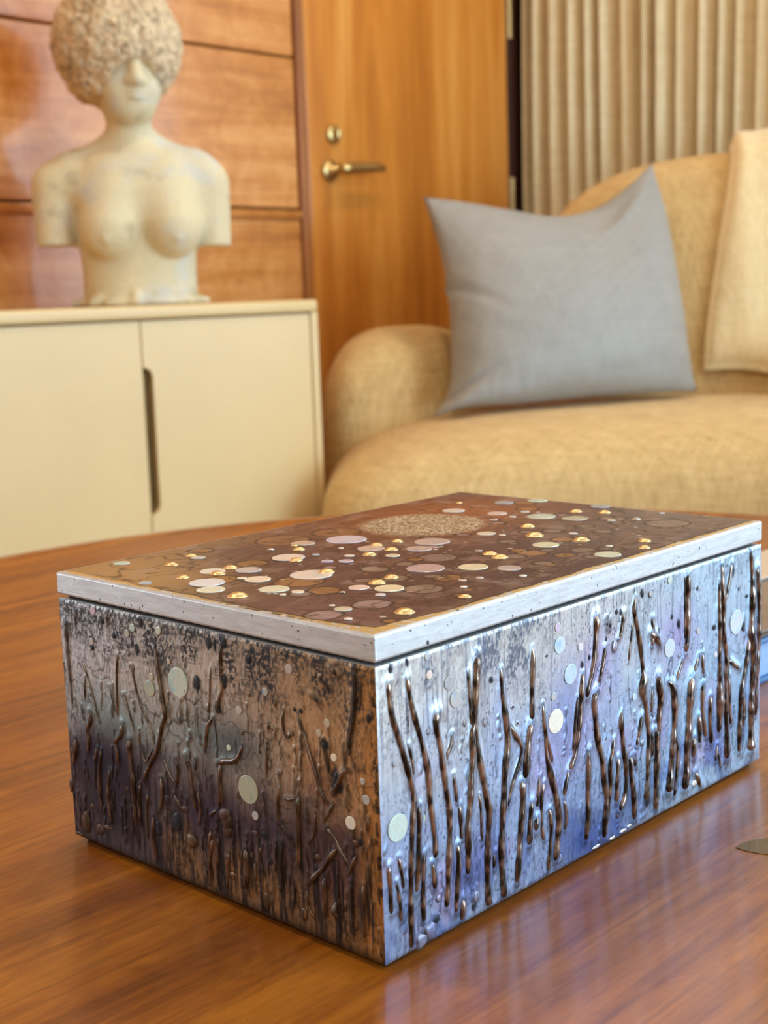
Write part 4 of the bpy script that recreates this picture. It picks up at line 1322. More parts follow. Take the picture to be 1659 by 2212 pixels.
TOP_CELL=[[64.2,138.5,7.43,"ochre"],
[42.0,68.9,7.24,"ochre"],
[32.2,72.1,5.06,"taupe"],
[36.0,34.7,8.13,"mauve"],
[11.2,37.5,7.72,"mauve"],
[86.7,84.7,5.99,"taupe"],
[77.0,60.8,6.34,"taupe"],
[48.4,90.6,11.05,"ochre"],
[66.4,40.9,5.56,"taupe"],
[32.0,123.0,7.82,"ochre"],
[113.0,170.5,13.51,"tan"],
[144.0,163.3,12.7,"tan"],
[71.6,185.1,6.56,"tan"],
[155.0,45.8,7.57,"ochre"],
[138.5,27.2,4.7,"taupe"],
[173.8,30.5,5.85,"taupe"],
[190.8,54.1,6.72,"ochre"],
[256.7,35.5,11.58,"taupe"],
[90.9,42.1,6.67,"ochre"],
[67.9,36.2,8.51,"taupe"],
[122.2,74.9,9.26,"taupe"],
[86.6,81.8,6.72,"taupe"],
[102.6,78.1,4.54,"taupe"],
[207.4,72.2,5.07,"taupe"],
[227.0,66.0,5.14,"taupe"],
[274.2,140.3,7.21,"ochre"],
[256.8,125.4,6.3,"ochre"],
[172.0,73.5,4.89,"taupe"],
[19.2,10.1,3.2,"ochre"],
[253.9,66.4,6.61,"taupe"],
[159.0,29.9,5.18,"ochre"],
[67.5,16.3,2.83,"ochre"],
[144.0,47.2,5.76,"taupe"],
[163.4,17.8,4.56,"taupe"],
[219.6,50.3,5.02,"taupe"]]
CRUSH=[186.4, 140.8, 35.12]
# ------------------------------------------------------------------ the decorated box
BX_L, BX_W, BX_H = .28868, .20120, .130
Z_BB, Z_BT, Z_LB = .0030, .1180, .1196
PAL = dict(aqua=S(160, 202, 194), steel=S(96, 120, 140), slate=S(140, 146, 158), pink=S(226, 196, 188), lilac=S(178, 160, 206), teal=S(104, 140, 128),
           blue=S(150, 200, 232), sky=S(172, 206, 226), ice=S(206, 214, 232), white=S(232, 230, 212), green=S(98, 134, 96), olive=S(150, 144, 106),
           pearl=S(224, 216, 204), cream=S(232, 218, 186), mint=S(206, 220, 188), lemon=S(232, 226, 178), irid=S(190, 190, 226), mauve=S(176, 150, 146),
           taupe=S(150, 128, 108), sage=S(178, 182, 156), purple=S(150, 122, 136), ochre=S(168, 118, 58), tan=S(150, 108, 68))

def pearl_mat():
    m = NT('mother_of_pearl')
    oi = m.n('ShaderNodeObjectInfo')
    v = m.coords((1, 1, 1), (0, 0, .5), True)
    st = m.coords((900, 160, 300), (0, 0, .6), True)
    w = m.noise(st, 1.0, 4, .6, 1.2)
    hue = m.noise(v, 150, 2, .5, .5)
    tint = m.ramp(hue, [(.30, S(170, 205, 240)), (.45, S(236, 240, 226)), (.56, S(244, 226, 218)), (.72, S(196, 236, 206))])
    c = m.mix(.38, oi.outputs['Color'], tint)
    c = m.mix(.45, c, m.ramp(w, [(.35, (.74, .74, .78)), (.52, (1.08, 1.08, 1.08))]), 'MULTIPLY')
    m.set(Base_Color=c, Roughness=.22, Coat_Weight=.6, Coat_Roughness=.08)
    m.b.inputs['Specular IOR Level'].default_value = .6
    return m.mat
M['pearl'] = pearl_mat()

def painted_metal(name, rough, vs, fine=.45, metal=1.0, coat=.15, speck=.0):
    """leafed metal; colour from the vertex paint (alpha = bare-metal share), fine wear from noise"""
    m = NT(name)
    at = m.n('ShaderNodeAttribute', attribute_name='paint')
    v = m.coords(vs)
    a = m.noise(v, 900, 4, .7); b = m.noise(v, 260, 5, .7, .6)
    wear = m.ramp(a, [(.33, (.35, .36, .38)), (.47, (1, 1, 1))])
    wear2 = m.ramp(b, [(.28, (.55, .55, .58)), (.5, (1.0, 1.0, 1.0))])
    c = m.mix(fine, at.outputs['Color'], wear, 'MULTIPLY')
    c = m.mix(fine * .8, c, wear2, 'MULTIPLY')
    if speck:
        sp = m.noise(m.coords((1, 1, 1.0)), 620, 2, .5)
        c = m.mix(1.0, c, m.ramp(sp, [(speck, (.08, .09, .11)), (speck + .03, (1, 1, 1))]), 'MULTIPLY')
    mt = m.n('ShaderNodeMath', operation='MULTIPLY'); mt.inputs[1].default_value = metal
    m.l(at.outputs['Alpha'], mt.inputs[0])
    m.set(Base_Color=c, Roughness=rough, Metallic=mt.outputs[0], Coat_Weight=coat, Coat_Roughness=.15)
    m.b.inputs['Specular IOR Level'].default_value = .25
    m.bump(a, .25, .0004)
    return m.mat
M['leaf'] = painted_metal('painted_silver_leaf', .36, (1, 1, .35), .5, .75, .04)
M['twig'] = painted_metal('patinated_relief_metal', .24, (1, 1, .35), .35, .95, .3)
M['leaf_top'] = painted_metal('inked_lacquer_top', .46, (1, 1, 1), .15, .5, .10)
def lid_metal():
    m = NT('brushed_champagne_leaf')
    v = m.coords((1, 1, 6))
    a = m.noise(v, 60, 5, .65, .3); sp = m.noise(m.coords(), 480, 2, .5); st = m.noise(m.coords((.6, .6, 9)), 220, 4, .7)
    c = m.ramp(a, [(.35, S(194, 198, 200)), (.6, S(212, 217, 220))])
    c = m.mix(.5, c, m.ramp(st, [(.3, (.70, .71, .72)), (.55, (1, 1, 1))]), 'MULTIPLY')
    c = m.mix(1.0, c, m.ramp(sp, [(.285, (.07, .08, .10)), (.31, (1, 1, 1))]), 'MULTIPLY')
    m.set(Base_Color=c, Roughness=.42, Metallic=.55, Coat_Weight=.1)
    m.bump(st, .2, .0003)
    return m.mat
M['lid'] = lid_metal()
M['gold'] = plain('gold_leaf_stud', S(244, 218, 160), .22, .9, var=.12, vscale=500, bump=.15)
M['silver'] = plain('silver_stud', S(225, 222, 215), .15, 1.0, var=.08, vscale=500)

box = empty('keepsake_box', (0, 0, TZ))
tag(box, 'silver-leaf lidded box with drip relief sides and shell-dotted brown lid', 'box')

def sstep(a, b, x):
    t = np.clip((x - a) / (b - a), 0, 1)
    return t * t * (3 - 2 * t)
def lerp(c, col, k):
    return c * (1 - k[..., None]) + np.array(col)[None, None] * k[..., None]
def gauss(U, Vv, u, v, ru, rv):
    return np.exp(-((U - u) / ru) ** 2 - ((Vv - v) / rv) ** 2)

def catm(P, step):
    P = np.array(P, float)
    if len(P) == 2:
        P = np.array([P[0], (P[0] + P[1]) / 2, P[1]])
    Pe = np.concatenate([[2 * P[0] - P[1]], P, [2 * P[-1] - P[-2]]]); out = []
    for i in range(1, len(Pe) - 2):
        n_ = max(2, int(np.linalg.norm(Pe[i + 1, :2] - Pe[i, :2]) / step))
        for k in range(n_):
            t = k / n_; p0, p1, p2, p3 = Pe[i - 1:i + 3]
            out.append(.5 * (2 * p1 + (p2 - p0) * t + (2 * p0 - 5 * p1 + 4 * p2 - p3) * t * t + (3 * p1 - p0 - 3 * p2 + p3) * t ** 3))
    out.append(P[-1])
    return np.array(out)

def twig_pts(t):
    return t[0], [(t[i], t[i + 1], t[i + 2]) for i in range(1, len(t), 3)]

def stamp(H, Dk, u0, du, v0, dv, pts, kind, amp=.46):
    nv, nu = H.shape
    for u, v, r in pts:
        w = r * 2.6 + .8
        i0 = max(0, int((u - w - u0) / du)); i1 = min(nu, int((u + w - u0) / du) + 2)
        j0 = max(0, int((v - w - v0) / dv)); j1 = min(nv, int((v + w - v0) / dv) + 2)
        if i1 <= i0 or j1 <= j0:
            continue
        uu = u0 + du * np.arange(i0, i1)[None, :]; vv = v0 + dv * np.arange(j0, j1)[:, None]
        d = np.sqrt((uu - u) ** 2 + (vv - v) ** 2)
        H[j0:j1, i0:i1] = np.maximum(H[j0:j1, i0:i1], amp * r * np.exp(-(d / (r * 1.6)) ** 2))
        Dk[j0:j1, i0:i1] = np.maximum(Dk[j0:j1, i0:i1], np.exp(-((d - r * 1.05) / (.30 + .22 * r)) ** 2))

def make_panel(which):
    Lm = (BX_L if which == 'R' else BX_W) * 1e3
    z0, z1 = Z_BB * 1e3, Z_BT * 1e3
    step = .45
    nu, nv = int(Lm / step), int((z1 - z0) / step)
    us = np.linspace(.0, Lm, nu); vs = np.linspace(z0, z1, nv)
    U, Vv = np.meshgrid(us, vs)
    du, dv = us[1] - us[0], vs[1] - vs[0]
    twigs = TWIG_R if which == 'R' else TWIG_L
    blobs = BLOB_R if which == 'R' else BLOB_L
    H = np.zeros_like(U); Dk = np.zeros_like(U); Dk0 = np.zeros_like(U)
    for t in twigs:
        k, p = twig_pts(t)
        P_ = catm(p, .5)
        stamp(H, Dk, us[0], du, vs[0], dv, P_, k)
        if which == 'R' and k == 0:
            P_ = P_.copy(); P_[:, 0] += .7 * P_[:, 2]; P_[:, 2] *= 1.15
            stamp(H, Dk0, us[0], du, vs[0], dv, P_, k, .62)
    for b in blobs:
        stamp(H, Dk, us[0], du, vs[0], dv, [(b[0], b[1], (b[2] + b[3]) / 2.4)], b[4], .05)
    # random small drips in the lower part
    rs = np.random.RandomState(11 if which == 'R' else 23)
    nd = 190 if which == 'R' else 260
    for _ in range(nd):
        u = rs.rand() * Lm; v = z0 + 3 + (z1 - z0) * (.62 * rs.rand() ** 1.5); l = 3 + 12 * rs.rand(); r = .18 + .38 * rs.rand()
        dx = (rs.rand() - .5) * 3
        pts = [(u + dx * t + .3 * math.sin(t * 9), v + l * t, r * (.6 + .7 * abs(math.sin(t * 5 + u)))) for t in np.linspace(0, 1, int(l / .5) + 2)]
        stamp(H, Dk, us[0], du, vs[0], dv, pts, 0, .8)
    n1 = fbm(U / 14, Vv / 22, 3, 5); n2 = fbm(U / 5, Vv / 12, 9, 5); n3 = fbm(U / 1.6, Vv / 3.2, 15, 4); n4 = fbm(U / 24, Vv / 24, 41, 4)
    h01 = (Vv - z0) / (z1 - z0)
    if which == 'R':
        C = np.ones(U.shape + (3,)) * np.array(S(198, 210, 222))
        C = lerp(C, S(214, 212, 204), sstep(.62, .95, h01 + .3 * (n1 - .5)) * .8)
        C = lerp(C, S(160, 184, 224), sstep(.80, .30, h01 + .7 * (n1 - .5)) * .85)
        C = lerp(C, S(170, 206, 234), sstep(120, 230, U) * .7)
        C = lerp(C, S(186, 172, 224), np.clip((n4 - .50) * 5, 0, 1) * sstep(.95, .35, h01) * .55)
        C = lerp(C, S(96, 122, 190), np.clip((n1 - .50) * 5, 0, 1) * sstep(.55, .12, h01) * .8)
        C = lerp(C, S(52, 84, 162), gauss(U, Vv, 128, 10, 22, 14) * .9 + gauss(U, Vv, 165, 14, 20, 12) * .5)
        C = lerp(C, S(122, 150, 206), gauss(U, Vv, 118, 70, 14, 26) * .6)
        C = lerp(C, S(160, 130, 205), gauss(U, Vv, 140, 88, 14, 18) * .45 + gauss(U, Vv, 205, 88, 16, 14) * .5)
        # grey-blue smudges
        fine_ = fbm(U / .8, Vv / 1.5, 97, 3)
        smk = (.25 + .75 * np.clip((n2 - .34) * 4, 0, 1)) * (.30 + .85 * np.clip((fine_ - .44) * 6, 0, 1))
        sm = .45 * gauss(U, Vv, 70, 117, 90, 7) + gauss(U, Vv, 86, 106, 13, 15) + .9 * gauss(U, Vv, 62, 108, 12, 9) + .6 * gauss(U, Vv, 30, 108, 12, 6) + .55 * gauss(U, Vv, 96, 96, 6, 16) + .45 * gauss(U, Vv, 176, 104, 16, 10) + .5 * gauss(U, Vv, 255, 112, 18, 7) + .4 * gauss(U, Vv, 45, 88, 8, 14)
        C = lerp(C, S(78, 92, 116), np.clip(sm * smk * 1.15, 0, .85))
        vst = np.clip((fbm(U / 1.1, Vv / 30, 77, 3) - .60) * 6, 0, 1) * sstep(.35, .8, h01)
        C = lerp(C, S(92, 108, 136), vst * .6)
        # fine speckle
        C = lerp(C, S(40, 50, 70), np.clip((vnoise(U * 1.5, Vv * 1.1, 5) - .76) * 8, 0, 1) * np.clip((n2 - .25) * 2.5, .1, 1) * .85)
        tide = np.exp(-((n4 - .53) / .004) ** 2) * sstep(.85, .5, h01)
        C = lerp(C, S(62, 74, 116), tide * .55)
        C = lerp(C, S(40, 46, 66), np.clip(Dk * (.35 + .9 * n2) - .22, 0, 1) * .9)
        low = sstep(.45, .0, h01)
        C = lerp(C, S(36, 42, 78), np.clip((n3 - .52) * 4, 0, 1) * low * .6)
    else:
        C = np.ones(U.shape + (3,)) * np.array(S(196, 188, 176))
        C = lerp(C, S(204, 206, 208), sstep(110, 195, U + 60 * (n1 - .5)) * .85)
        C = lerp(C, S(196, 156, 98), sstep(110, 25, U) * .75)
        C = lerp(C, S(142, 164, 162), np.clip(gauss(U, Vv, 165, 66, 40, 16) + .9 * gauss(U, Vv, 95, 70, 34, 16), 0, 1) * .9)
        C = lerp(C, S(88, 98, 106), np.clip(gauss(U, Vv, 82, 72, 22, 10) * .9 + gauss(U, Vv, 130, 56, 20, 7) * .8 + gauss(U, Vv, 36, 58, 16, 6) * .6, 0, .9))
        lowm = sstep(66, 44, Vv + 26 * (n1 - .5))
        C = lerp(C, S(70, 54, 66), lowm * .92)
        C = lerp(C, S(50, 40, 72), np.clip(gauss(U, Vv, 176, 42, 24, 20) * 1.2 + gauss(U, Vv, 98, 36, 20, 12) + .8 * gauss(U, Vv, 60, 46, 12, 14), 0, 1) * .9)
        C = lerp(C, S(16, 15, 44), np.clip(gauss(U, Vv, 166, 34, 24, 22) * 1.8 - .15, 0, .97))
        C = lerp(C, S(34, 22, 44), np.clip(gauss(U, Vv, 88, 34, 8, 6) * 1.2 + gauss(U, Vv, 120, 27, 6, 14) * .8, 0, .9))
        C = lerp(C, S(168, 130, 84), sstep(34, 12, Vv + 20 * (n2 - .5)) * sstep(150, 110, U) * .7)
        C = lerp(C, S(196, 148, 86), sstep(16, 3, U + 8 * (n2 - .5)) * .8)
        C = lerp(C, S(110, 62, 52), gauss(U, Vv, 28, 66, 10, 12) * .6 + gauss(U, Vv, 24, 30, 14, 12) * .35)
        # blackened flakes and scratches at the top and drips below
        fine_ = fbm(U / .9, Vv / 1.3, 97, 3)
        fl = np.clip((fine_ - .46) * 6, 0, 1) * np.clip((n2 - .42) * 5, 0, 1)
        C = lerp(C, S(26, 32, 40), np.clip(fl * (sstep(88, 112, Vv) * 1.2 + .35), 0, .95))
        hs = np.clip((fbm(U / 7, Vv / .8, 55, 3) - .54) * 7, 0, 1) * sstep(84, 108, Vv) * np.clip((n2 - .30) * 4, 0, 1)
        C = lerp(C, S(46, 50, 56), hs * .75)
        sc_ = np.clip((fbm(U / .9, Vv / 2.4, 57, 3) - .60) * 9, 0, 1) * np.clip((n1 - .38) * 4, 0, 1)
        C = lerp(C, S(40, 36, 36), sc_ * .6)
        sm = .8 * gauss(U, Vv, 100, 116, 120, 6) + gauss(U, Vv, 125, 100, 10, 8) + gauss(U, Vv, 62, 103, 12, 10) + gauss(U, Vv, 185, 108, 14, 9) + .8 * gauss(U, Vv, 24, 106, 12, 9) + .7 * gauss(U, Vv, 150, 108, 8, 8)
        C = lerp(C, S(44, 50, 58), np.clip(sm * (.35 + .8 * np.clip((fine_ - .42) * 6, 0, 1)), 0, .85))
        strk = np.clip((fbm(U / 1.9, Vv / 24, 61, 4) - .51) * 8, 0, 1) * sstep(62, 30, Vv)
        C = lerp(C, S(22, 18, 24), strk * .95)
        n5 = fbm(U / 30, Vv / 30, 71, 4)
        for lv_, w_ in ((.47, .006), (.56, .005)):
            C = lerp(C, S(44, 26, 34), np.exp(-((n5 - lv_) / w_) ** 2) * sstep(108, 90, Vv) * .7)
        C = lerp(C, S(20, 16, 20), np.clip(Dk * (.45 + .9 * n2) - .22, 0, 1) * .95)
        C = lerp(C, S(34, 26, 18), sstep(8.5, 3, Vv + 3 * (n2 - .5)) * .8)
        C = lerp(C, S(22, 18, 16), np.clip((n3 - .5) * 7, 0, 1) * sstep(5, 1.5, U) * .9)
    for b in blobs:
        if b[4] == 1:
            dd_ = np.sqrt(((U - b[0]) / (b[2] * 1.25)) ** 2 + ((Vv - b[1]) / (b[3] * 1.25)) ** 2) + (n3 - .5) * 1.2
            C = lerp(C, S(30, 36, 44), sstep(1.1, .8, dd_) * .9)
    lum = C.mean(-1)
    alpha = np.clip(.10 + lum * 3.2, .05, .95)
    edge = np.minimum.reduce([U / 1.2, (Lm - U) / 1.2, (Vv - z0) / 1.2, (z1 - Vv) / 1.2])
    hh = (H + .18 * (n3 - .5) + .25 * (n2 - .5) + .3)
    hh = hh * sstep(0, 1, edge) * 1e-3
    if which == 'R':
        X = U * 1e-3; Y = -hh; Z = Vv * 1e-3
    else:
        X = -hh; Y = U * 1e-3; Z = Vv * 1e-3
    Vx = np.stack([X, Y, Z], -1).reshape(-1, 3)
    idx = np.arange(nu * nv).reshape(nv, nu)
    q = np.stack([idx[:-1, :-1], idx[:-1, 1:], idx[1:, 1:], idx[1:, :-1]], -1).reshape(-1, 4)
    if which == 'L':
        q = q[:, ::-1]
    return Vx, q, np.concatenate([C, alpha[..., None]], -1), (us, vs, hh)

def set_paint(me, arr):
    at = me.color_attributes.new('paint', 'FLOAT_COLOR', 'POINT')
    at.data.foreach_set('color', np.asarray(arr, np.float32).reshape(-1))

def sample(grid, arr, u, v):
    us, vs = grid[0], grid[1]
    i = np.clip(np.round((np.asarray(u) - us[0]) / (us[1] - us[0])).astype(int), 0, len(us) - 1)
    j = np.clip(np.round((np.asarray(v) - vs[0]) / (vs[1] - vs[0])).astype(int), 0, len(vs) - 1)
    return arr[j, i]

body = box_obj('body', (.0006, .0006, Z_BB), (BX_L - .0006, BX_W - .0006, Z_BT), M['lid'], box, .0008, 2)
base = box_obj('base', (.0035, .0035, 0), (BX_L - .0035, BX_W - .0035, Z_BB), M['black'], box, .0008, 2)
box_obj('lid_rebate', (.0035, .0035, Z_BT - .0005), (BX_L - .0035, BX_W - .0035, Z_LB + .0005), M['black'], box)

relief_rs = np.random.RandomState(31)
def place(which, u, v, hgt):
    """face millimetres -> box metres"""
    if which == 'R':
        return np.stack([u * 1e-3, -hgt * 1e-3, v * 1e-3], -1)
    return np.stack([-hgt * 1e-3, u * 1e-3, v * 1e-3], -1)

def twig_mesh(which, t, grid, C):
    kind, p = twig_pts(t)
    P = catm(p, 1.3)
    n = len(P); m = 9
    d = np.gradient(P[:, :2], axis=0); d /= np.linalg.norm(d, axis=1)[:, None] + 1e-9
    side = np.stack([d[:, 1], -d[:, 0]], 1)
    r = P[:, 2] * (1.12 if which == 'R' else 1.15)
    ph = relief_rs.rand() * 9
    s_ = np.arange(n)
    r *= 1 + .10 * np.sin(s_ * .45 + ph) + .05 * np.sin(s_ * 1.3 + 2 * ph)
    # round the ends
    ends = np.minimum(s_, n - 1 - s_)
    r *= np.where(ends == 0, .30, np.where(ends == 1, .80, 1.0))
    hmax = r * (1.15 if kind != 1 else .6)
    V = []
    col = []
    for i in range(n):
        for k in range(m):
            a = math.pi * k / (m - 1)
            off = -math.cos(a) * r[i]
            h = .25 + math.sin(a) ** .8 * hmax[i] if 0 < k < m - 1 else -.1
            V.append((P[i, 0] + side[i, 0] * off, P[i, 1] + side[i, 1] * off, h))
    V = np.array(V)
    q = []
    for i in range(n - 1):
        for k in range(m - 1):
            a = i * m + k
            q.append((a, a + 1, a + m + 1, a + m))
    q.append(tuple(range(m))[::-1] + ()) if False else None
    c = sample(grid, C, V[:, 0], V[:, 1]).copy()
    nz = fbm(V[:, 0] / 1.5, V[:, 1] / 4.0, 4, 3)
    if which == 'R':
        bro = np.array(S(178, 150, 122)) if kind == 0 else np.array(S(44, 46, 54))
        c[:, :3] = c[:, :3] * .3 + bro * .7
        c[:, :3] *= (.07 + .95 * np.clip((nz - .38) * 3.4, 0, 1))[:, None]
    else:
        bro = np.array(S(176, 160, 146)) if kind == 0 else np.array(S(36, 38, 38))
        c[:, :3] = c[:, :3] * .6 + bro * .4
        c[:, :3] *= (.30 + 1.0 * np.clip((nz - .32) * 2.2, 0, 1))[:, None]
    if kind == 2:
        c[:, :3] = np.array(S(240, 236, 226))
    c[:, 3] = .9 if kind != 1 else .45
    Vw = place(which, V[:, 0], V[:, 1], V[:, 2])
    q = np.array(q)
    # outward orientation
    a, b, c_ = Vw[q[len(q) // 2, 0]], Vw[q[len(q) // 2, 1]], Vw[q[len(q) // 2, 2]]
    nn = np.cross(b - a, c_ - a)
    outw = np.array([0, -1, 0]) if which == 'R' else np.array([-1, 0, 0])
    if nn @ outw < 0:
        q = q[:, ::-1]
    return Vw, q, c

def blob_mesh(which, b, grid, C):
    u, v, ru, rz, kind = b
    nr, na = 5, 14
    V = [(u, v, .40 + .30 * min(ru, rz) * (1.0 if kind != 1 else .5))]
    for i in range(1, nr + 1):
        t = i / nr
        for k in range(na):
            a = 2 * math.pi * k / na
            h = .40 + .30 * min(ru, rz) * (1.0 if kind != 1 else .5) * math.sqrt(max(0, 1 - t * t)) if i < nr else -.1
            wob = 1 + .10 * math.sin(3 * a + u) + .06 * math.sin(5 * a + v)
            V.append((u + ru * t * math.cos(a) * wob, v + rz * t * math.sin(a) * wob, h))
    V = np.array(V); q = []
    for k in range(na):
        q.append((0, 1 + k, 1 + (k + 1) % na, 1 + (k + 1) % na))
    for i in range(nr - 1):
        for k in range(na):
            a = 1 + i * na + k; b2 = 1 + i * na + (k + 1) % na
            q.append((a, a + na, b2 + na, b2))
    c = sample(grid, C, V[:, 0], V[:, 1]).copy()
    if kind == 1:
        c[:, :3] = c[:, :3] * .15 + np.array(S(36, 42, 50)) * .85
    elif kind == 2:
        c[:, :3] = np.array(S(240, 236, 226))
    else:
        c[:, :3] = c[:, :3] * .8 + np.array(S(170, 140, 110)) * .2
    c[:, 3] = .9 if kind != 1 else .4
    return place(which, V[:, 0], V[:, 1], V[:, 2]), q, c

def disc_mesh(r, th):
    prof = [(0, th), (r - .25e-3, th), (r - .08e-3, th - .06e-3), (r, th - .2e-3), (r, -.1e-3)]
    vs, fs = [(0, 0, th)], []
    seg = 28
    for (rr, z) in prof[1:]:
        for k in range(seg):
            a = 2 * math.pi * k / seg; vs.append((rr * math.cos(a), rr * math.sin(a), z))
    for k in range(seg):
        fs.append((0, 1 + k, 1 + (k + 1) % seg))
    for i in range(len(prof) - 2):
        for k in range(seg):
            a = 1 + i * seg + k; b = 1 + i * seg + (k + 1) % seg
            fs.append((a, a + seg, b + seg, b))
    return vs, fs

for which in ('R', 'L'):
    Vx, q, C, grid = make_panel(which)
    pn = np_mesh('relief_panel', Vx, q, M['leaf'], box)
    pn['label'] = 'silver-blue side panel with brown twig relief' if which == 'R' else 'shaded bronze and violet end panel'
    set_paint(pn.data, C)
    for t in (TWIG_R if which == 'R' else TWIG_L):
        V, q, c = twig_mesh(which, t, grid, C)
        o = np_mesh('relief_twig', V, q, M['twig'], box)
        set_paint(o.data, c)
    for b in (BLOB_R if which == 'R' else BLOB_L):
        V, q, c = blob_mesh(which, b, grid, C)
        bmq = [tuple(dict.fromkeys(f)) for f in q]
        a_, b_, c_ = V[bmq[-1][0]], V[bmq[-1][1]], V[bmq[-1][2]]
        outw = np.array([0, -1, 0]) if which == 'R' else np.array([-1, 0, 0])
        if np.cross(b_ - a_, c_ - a_) @ outw < 0:
            bmq = [f[::-1] for f in bmq]
        o = mesh_obj('relief_bead', V, bmq, M['leaf'], box)
        set_paint(o.data, c)
    for u, v, r, k in (DISC_R if which == 'R' else DISC_L):
        vs, fs = disc_mesh(r * 1e-3, .75e-3)
        o = mesh_obj('shell_disc', vs, fs, M['pearl'], box, True)
        o.data.polygons.foreach_set('use_smooth', [False] * len(o.data.polygons))
        o.color = PAL[k] + (1,)
        if which == 'R':
            o.rotation_euler = (math.pi / 2, 0, 0); o.location = (u * 1e-3, 0, v * 1e-3)
        else:
            o.rotation_euler = (math.pi / 2, 0, -math.pi / 2); o.location = (0, u * 1e-3, v * 1e-3)

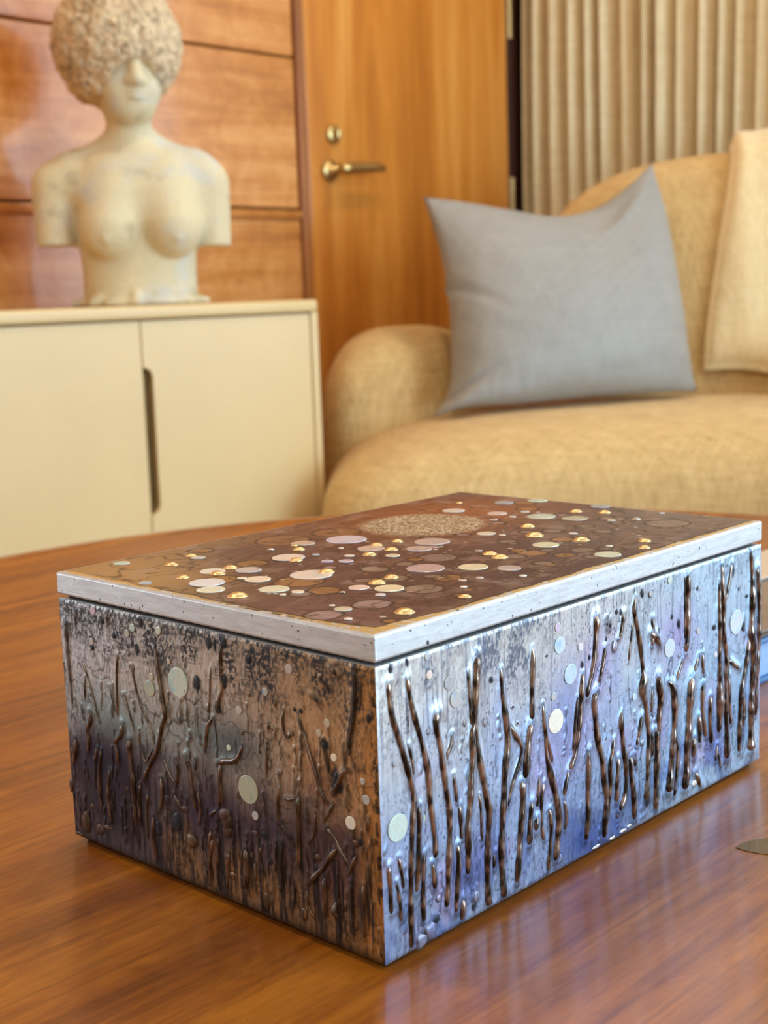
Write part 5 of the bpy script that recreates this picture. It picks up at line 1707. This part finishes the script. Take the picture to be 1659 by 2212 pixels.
# ---- lid
lid = box_obj('lid', (-.0004, -.0004, Z_LB), (BX_L + .0004, BX_W + .0004, BX_H), M['lid'], box, .0011, 3, False)
def make_top():
    step = .5
    Lm, Wm = BX_L * 1e3, BX_W * 1e3
    m0 = .9
    us = np.linspace(m0, Lm - m0, int(Lm / step)); vs = np.linspace(m0, Wm - m0, int(Wm / step))
    U, Vv = np.meshgrid(us, vs)
    n1 = fbm(U / 40, Vv / 40, 3, 5); n2 = fbm(U / 12, Vv / 12, 19, 5); n3 = fbm(U / 2.5, Vv / 2.5, 29, 4)
    C = np.ones(U.shape + (3,)) * np.array(S(74, 48, 46))
    C = lerp(C, S(150, 112, 66), np.clip(sstep(120, 200, Vv - .5 * U + 60 * (n1 - .5) + 20) * 1.0, 0, 1) * .85)
    C = lerp(C, S(164, 126, 74), gauss(U, Vv, 12, 165, 30, 60) * .8)
    C = lerp(C, S(146, 84, 40), np.clip(gauss(U, Vv, 215, 150, 75, 55) * 1.1, 0, 1) * .85)
    C = lerp(C, S(112, 98, 88), np.clip(gauss(U, Vv, 285, 35, 80, 55) * 1.1, 0, 1) * .8)
    C = lerp(C, S(72, 40, 34), np.clip((n2 - .45) * 4, 0, 1) * .5 * gauss(U, Vv, 110, 75, 80, 60))
    C = lerp(C, S(160, 134, 120), np.clip((n2 - .54) * 4, 0, 1) * .4)
    C = lerp(C, S(150, 110, 78), np.clip((fbm((U + .5 * Vv) / 30, (Vv - .3 * U) / 3, 51, 4) - .5) * 3, 0, 1) * .3)
    C = lerp(C, S(120, 84, 78), gauss(U, Vv, 18, 40, 22, 28) * .5)
    cells = [(u, v, r, k) for u, v, r, k in TOP_CELL]
    rs = np.random.RandomState(4)
    for _ in range(70):
        cells.append((60 + 200 * rs.rand(), 10 + 110 * rs.rand(), 1.2 + 3.5 * rs.rand() ** 2, ['taupe', 'ochre', 'mauve', 'taupe'][rs.randint(4)]))
    for _ in range(60):
        cells.append((20 + 240 * rs.rand(), 8 + 130 * rs.rand(), .6 + 1.0 * rs.rand(), 'pearl'))
    wob = (n2 - .5) * 3.0
    for u, v, r, k in cells:
        d = np.sqrt((U - u) ** 2 + (Vv - v) ** 2) + wob * min(1, r / 8)
        fill = sstep(r, r - .6, d)
        kk = .58 if k != 'pearl' else .7
        C = lerp(C, PAL[k], fill * kk * (.7 + .5 * (n3 - .3)))
        if r > 2.5:
            C = lerp(C, S(40, 22, 18), np.exp(-((d - r) / .8) ** 2) * .9)
    # tide lines of the ink
    for lv_ in (.40, .50, .60):
        C = lerp(C, S(48, 28, 22), np.exp(-((n1 - lv_) / .008) ** 2) * .75)
    # crushed shell medallion
    cu_, cv_, cr0 = CRUSH
    d = np.sqrt((U - cu_) ** 2 + (Vv - cv_) ** 2) + 3 * (n2 - .5)
    cm = sstep(cr0 + 1.5, cr0 - 6, d + 5 * (n3 - .5)) * .85
    gr = vnoise(U * 1.3, Vv * 1.3, 8); gr2 = vnoise(U * .8, Vv * .8, 13)
    crc = lerp(np.ones_like(C) * np.array(S(132, 104, 70)), S(206, 190, 160), np.clip((gr - .35) * 2.5, 0, 1))
    crc = lerp(crc, S(110, 84, 52), np.clip((gr2 - .66) * 6, 0, 1))
    C = C * (1 - cm[..., None]) + crc * cm[..., None]
    C = lerp(C, S(80, 44, 24), np.exp(-((d - cr0 - 5) / 2.5) ** 2) * .3)
    # bare gold border with an eaten edge
    e1 = Vv - m0; e2 = U - m0
    w1 = 3.2 + 3.0 * (fbm(U / 9, U * 0, 81, 4) - .5) + 4.5 * np.exp(-(U / 26) ** 2)
    w2 = 3.0 + 3.0 * (fbm(Vv / 9, Vv * 0, 91, 4) - .5) + 4.5 * np.exp(-(Vv / 26) ** 2)
    bd = np.minimum(e1 - w1, e2 - w2)
    gold = sstep(.35, -.35, bd)
    C = lerp(C, S(208, 178, 116), gold * (.80 + .3 * (n3 - .5)))
    C = lerp(C, S(32, 20, 14), np.exp(-((bd - .5) / .55) ** 2) * sstep(170, 120, Vv) * .85)
    blk = gauss(U, Vv, .9, 62, 2.6, 26) * np.clip((n3 - .30) * 6, 0, 1)
    C = lerp(C, S(16, 14, 14), np.clip(blk * 1.3, 0, .95))
    C = np.clip(C * (1.1 + .02 * gold[..., None]), 0, .95)
    alpha = np.clip(gold * .9 + .06, 0, 1)
    hh = BX_H * 1e3 + .06 + cm * .5 * gr + .05 * n3 - .08 * gold
    X = U * 1e-3; Y = Vv * 1e-3; Z = hh * 1e-3
    edge = (U <= us[0]) | (U >= us[-1]) | (Vv <= vs[0]) | (Vv >= vs[-1])
    Z = np.where(edge, BX_H - .0004, Z)
    Vx = np.stack([X, Y, Z], -1).reshape(-1, 3)
    nv, nu = U.shape
    idx = np.arange(nu * nv).reshape(nv, nu)
    q = np.stack([idx[:-1, :-1], idx[:-1, 1:], idx[1:, 1:], idx[1:, :-1]], -1).reshape(-1, 4)
    return Vx, q, np.concatenate([C, alpha[..., None]], -1)
Vx, q, C = make_top()
tp = np_mesh('inked_top', Vx, q, M['leaf_top'], lid)
tp['label'] = 'brown ink-stained lid top with a pale crushed-shell circle'
set_paint(tp.data, C)
seen = []
for i_, (u, v, r, k) in enumerate(TOP_DISC):
    if any(math.hypot(u - a, v - b) < 1.2 for a, b in seen):
        continue
    seen.append((u, v))
    vs, fs = disc_mesh(r * 1e-3, .34e-3)
    o = mesh_obj('shell_disc', vs, fs, M['pearl'], lid)
    o.data.polygons.foreach_set('use_smooth', [False] * len(o.data.polygons))
    o.color = PAL[k] + (1,)
    o.location = (u * 1e-3, v * 1e-3, BX_H + .0001 + .00005 * (i_ % 6))
    o.rotation_euler = (0, 0, u)
for u, v, r, k in TOP_STUD:
    r *= 1.05e-3
    prof = [(0, r * .40)]
    for i in range(1, 8):
        a = i / 8 * math.pi / 2
        prof.append((r * .86 * math.sin(a), r * .40 * math.cos(a) + .0001))
    prof += [(r * .9, .00035), (r, .0003), (r * 1.02, .0001), (r * 1.02, -.0001), (0, -.0001)]
    lathe('metal_stud', prof, M['gold' if k == 0 else 'silver'], lid, 24, 'Z', (u * 1e-3, v * 1e-3, BX_H + .0002))
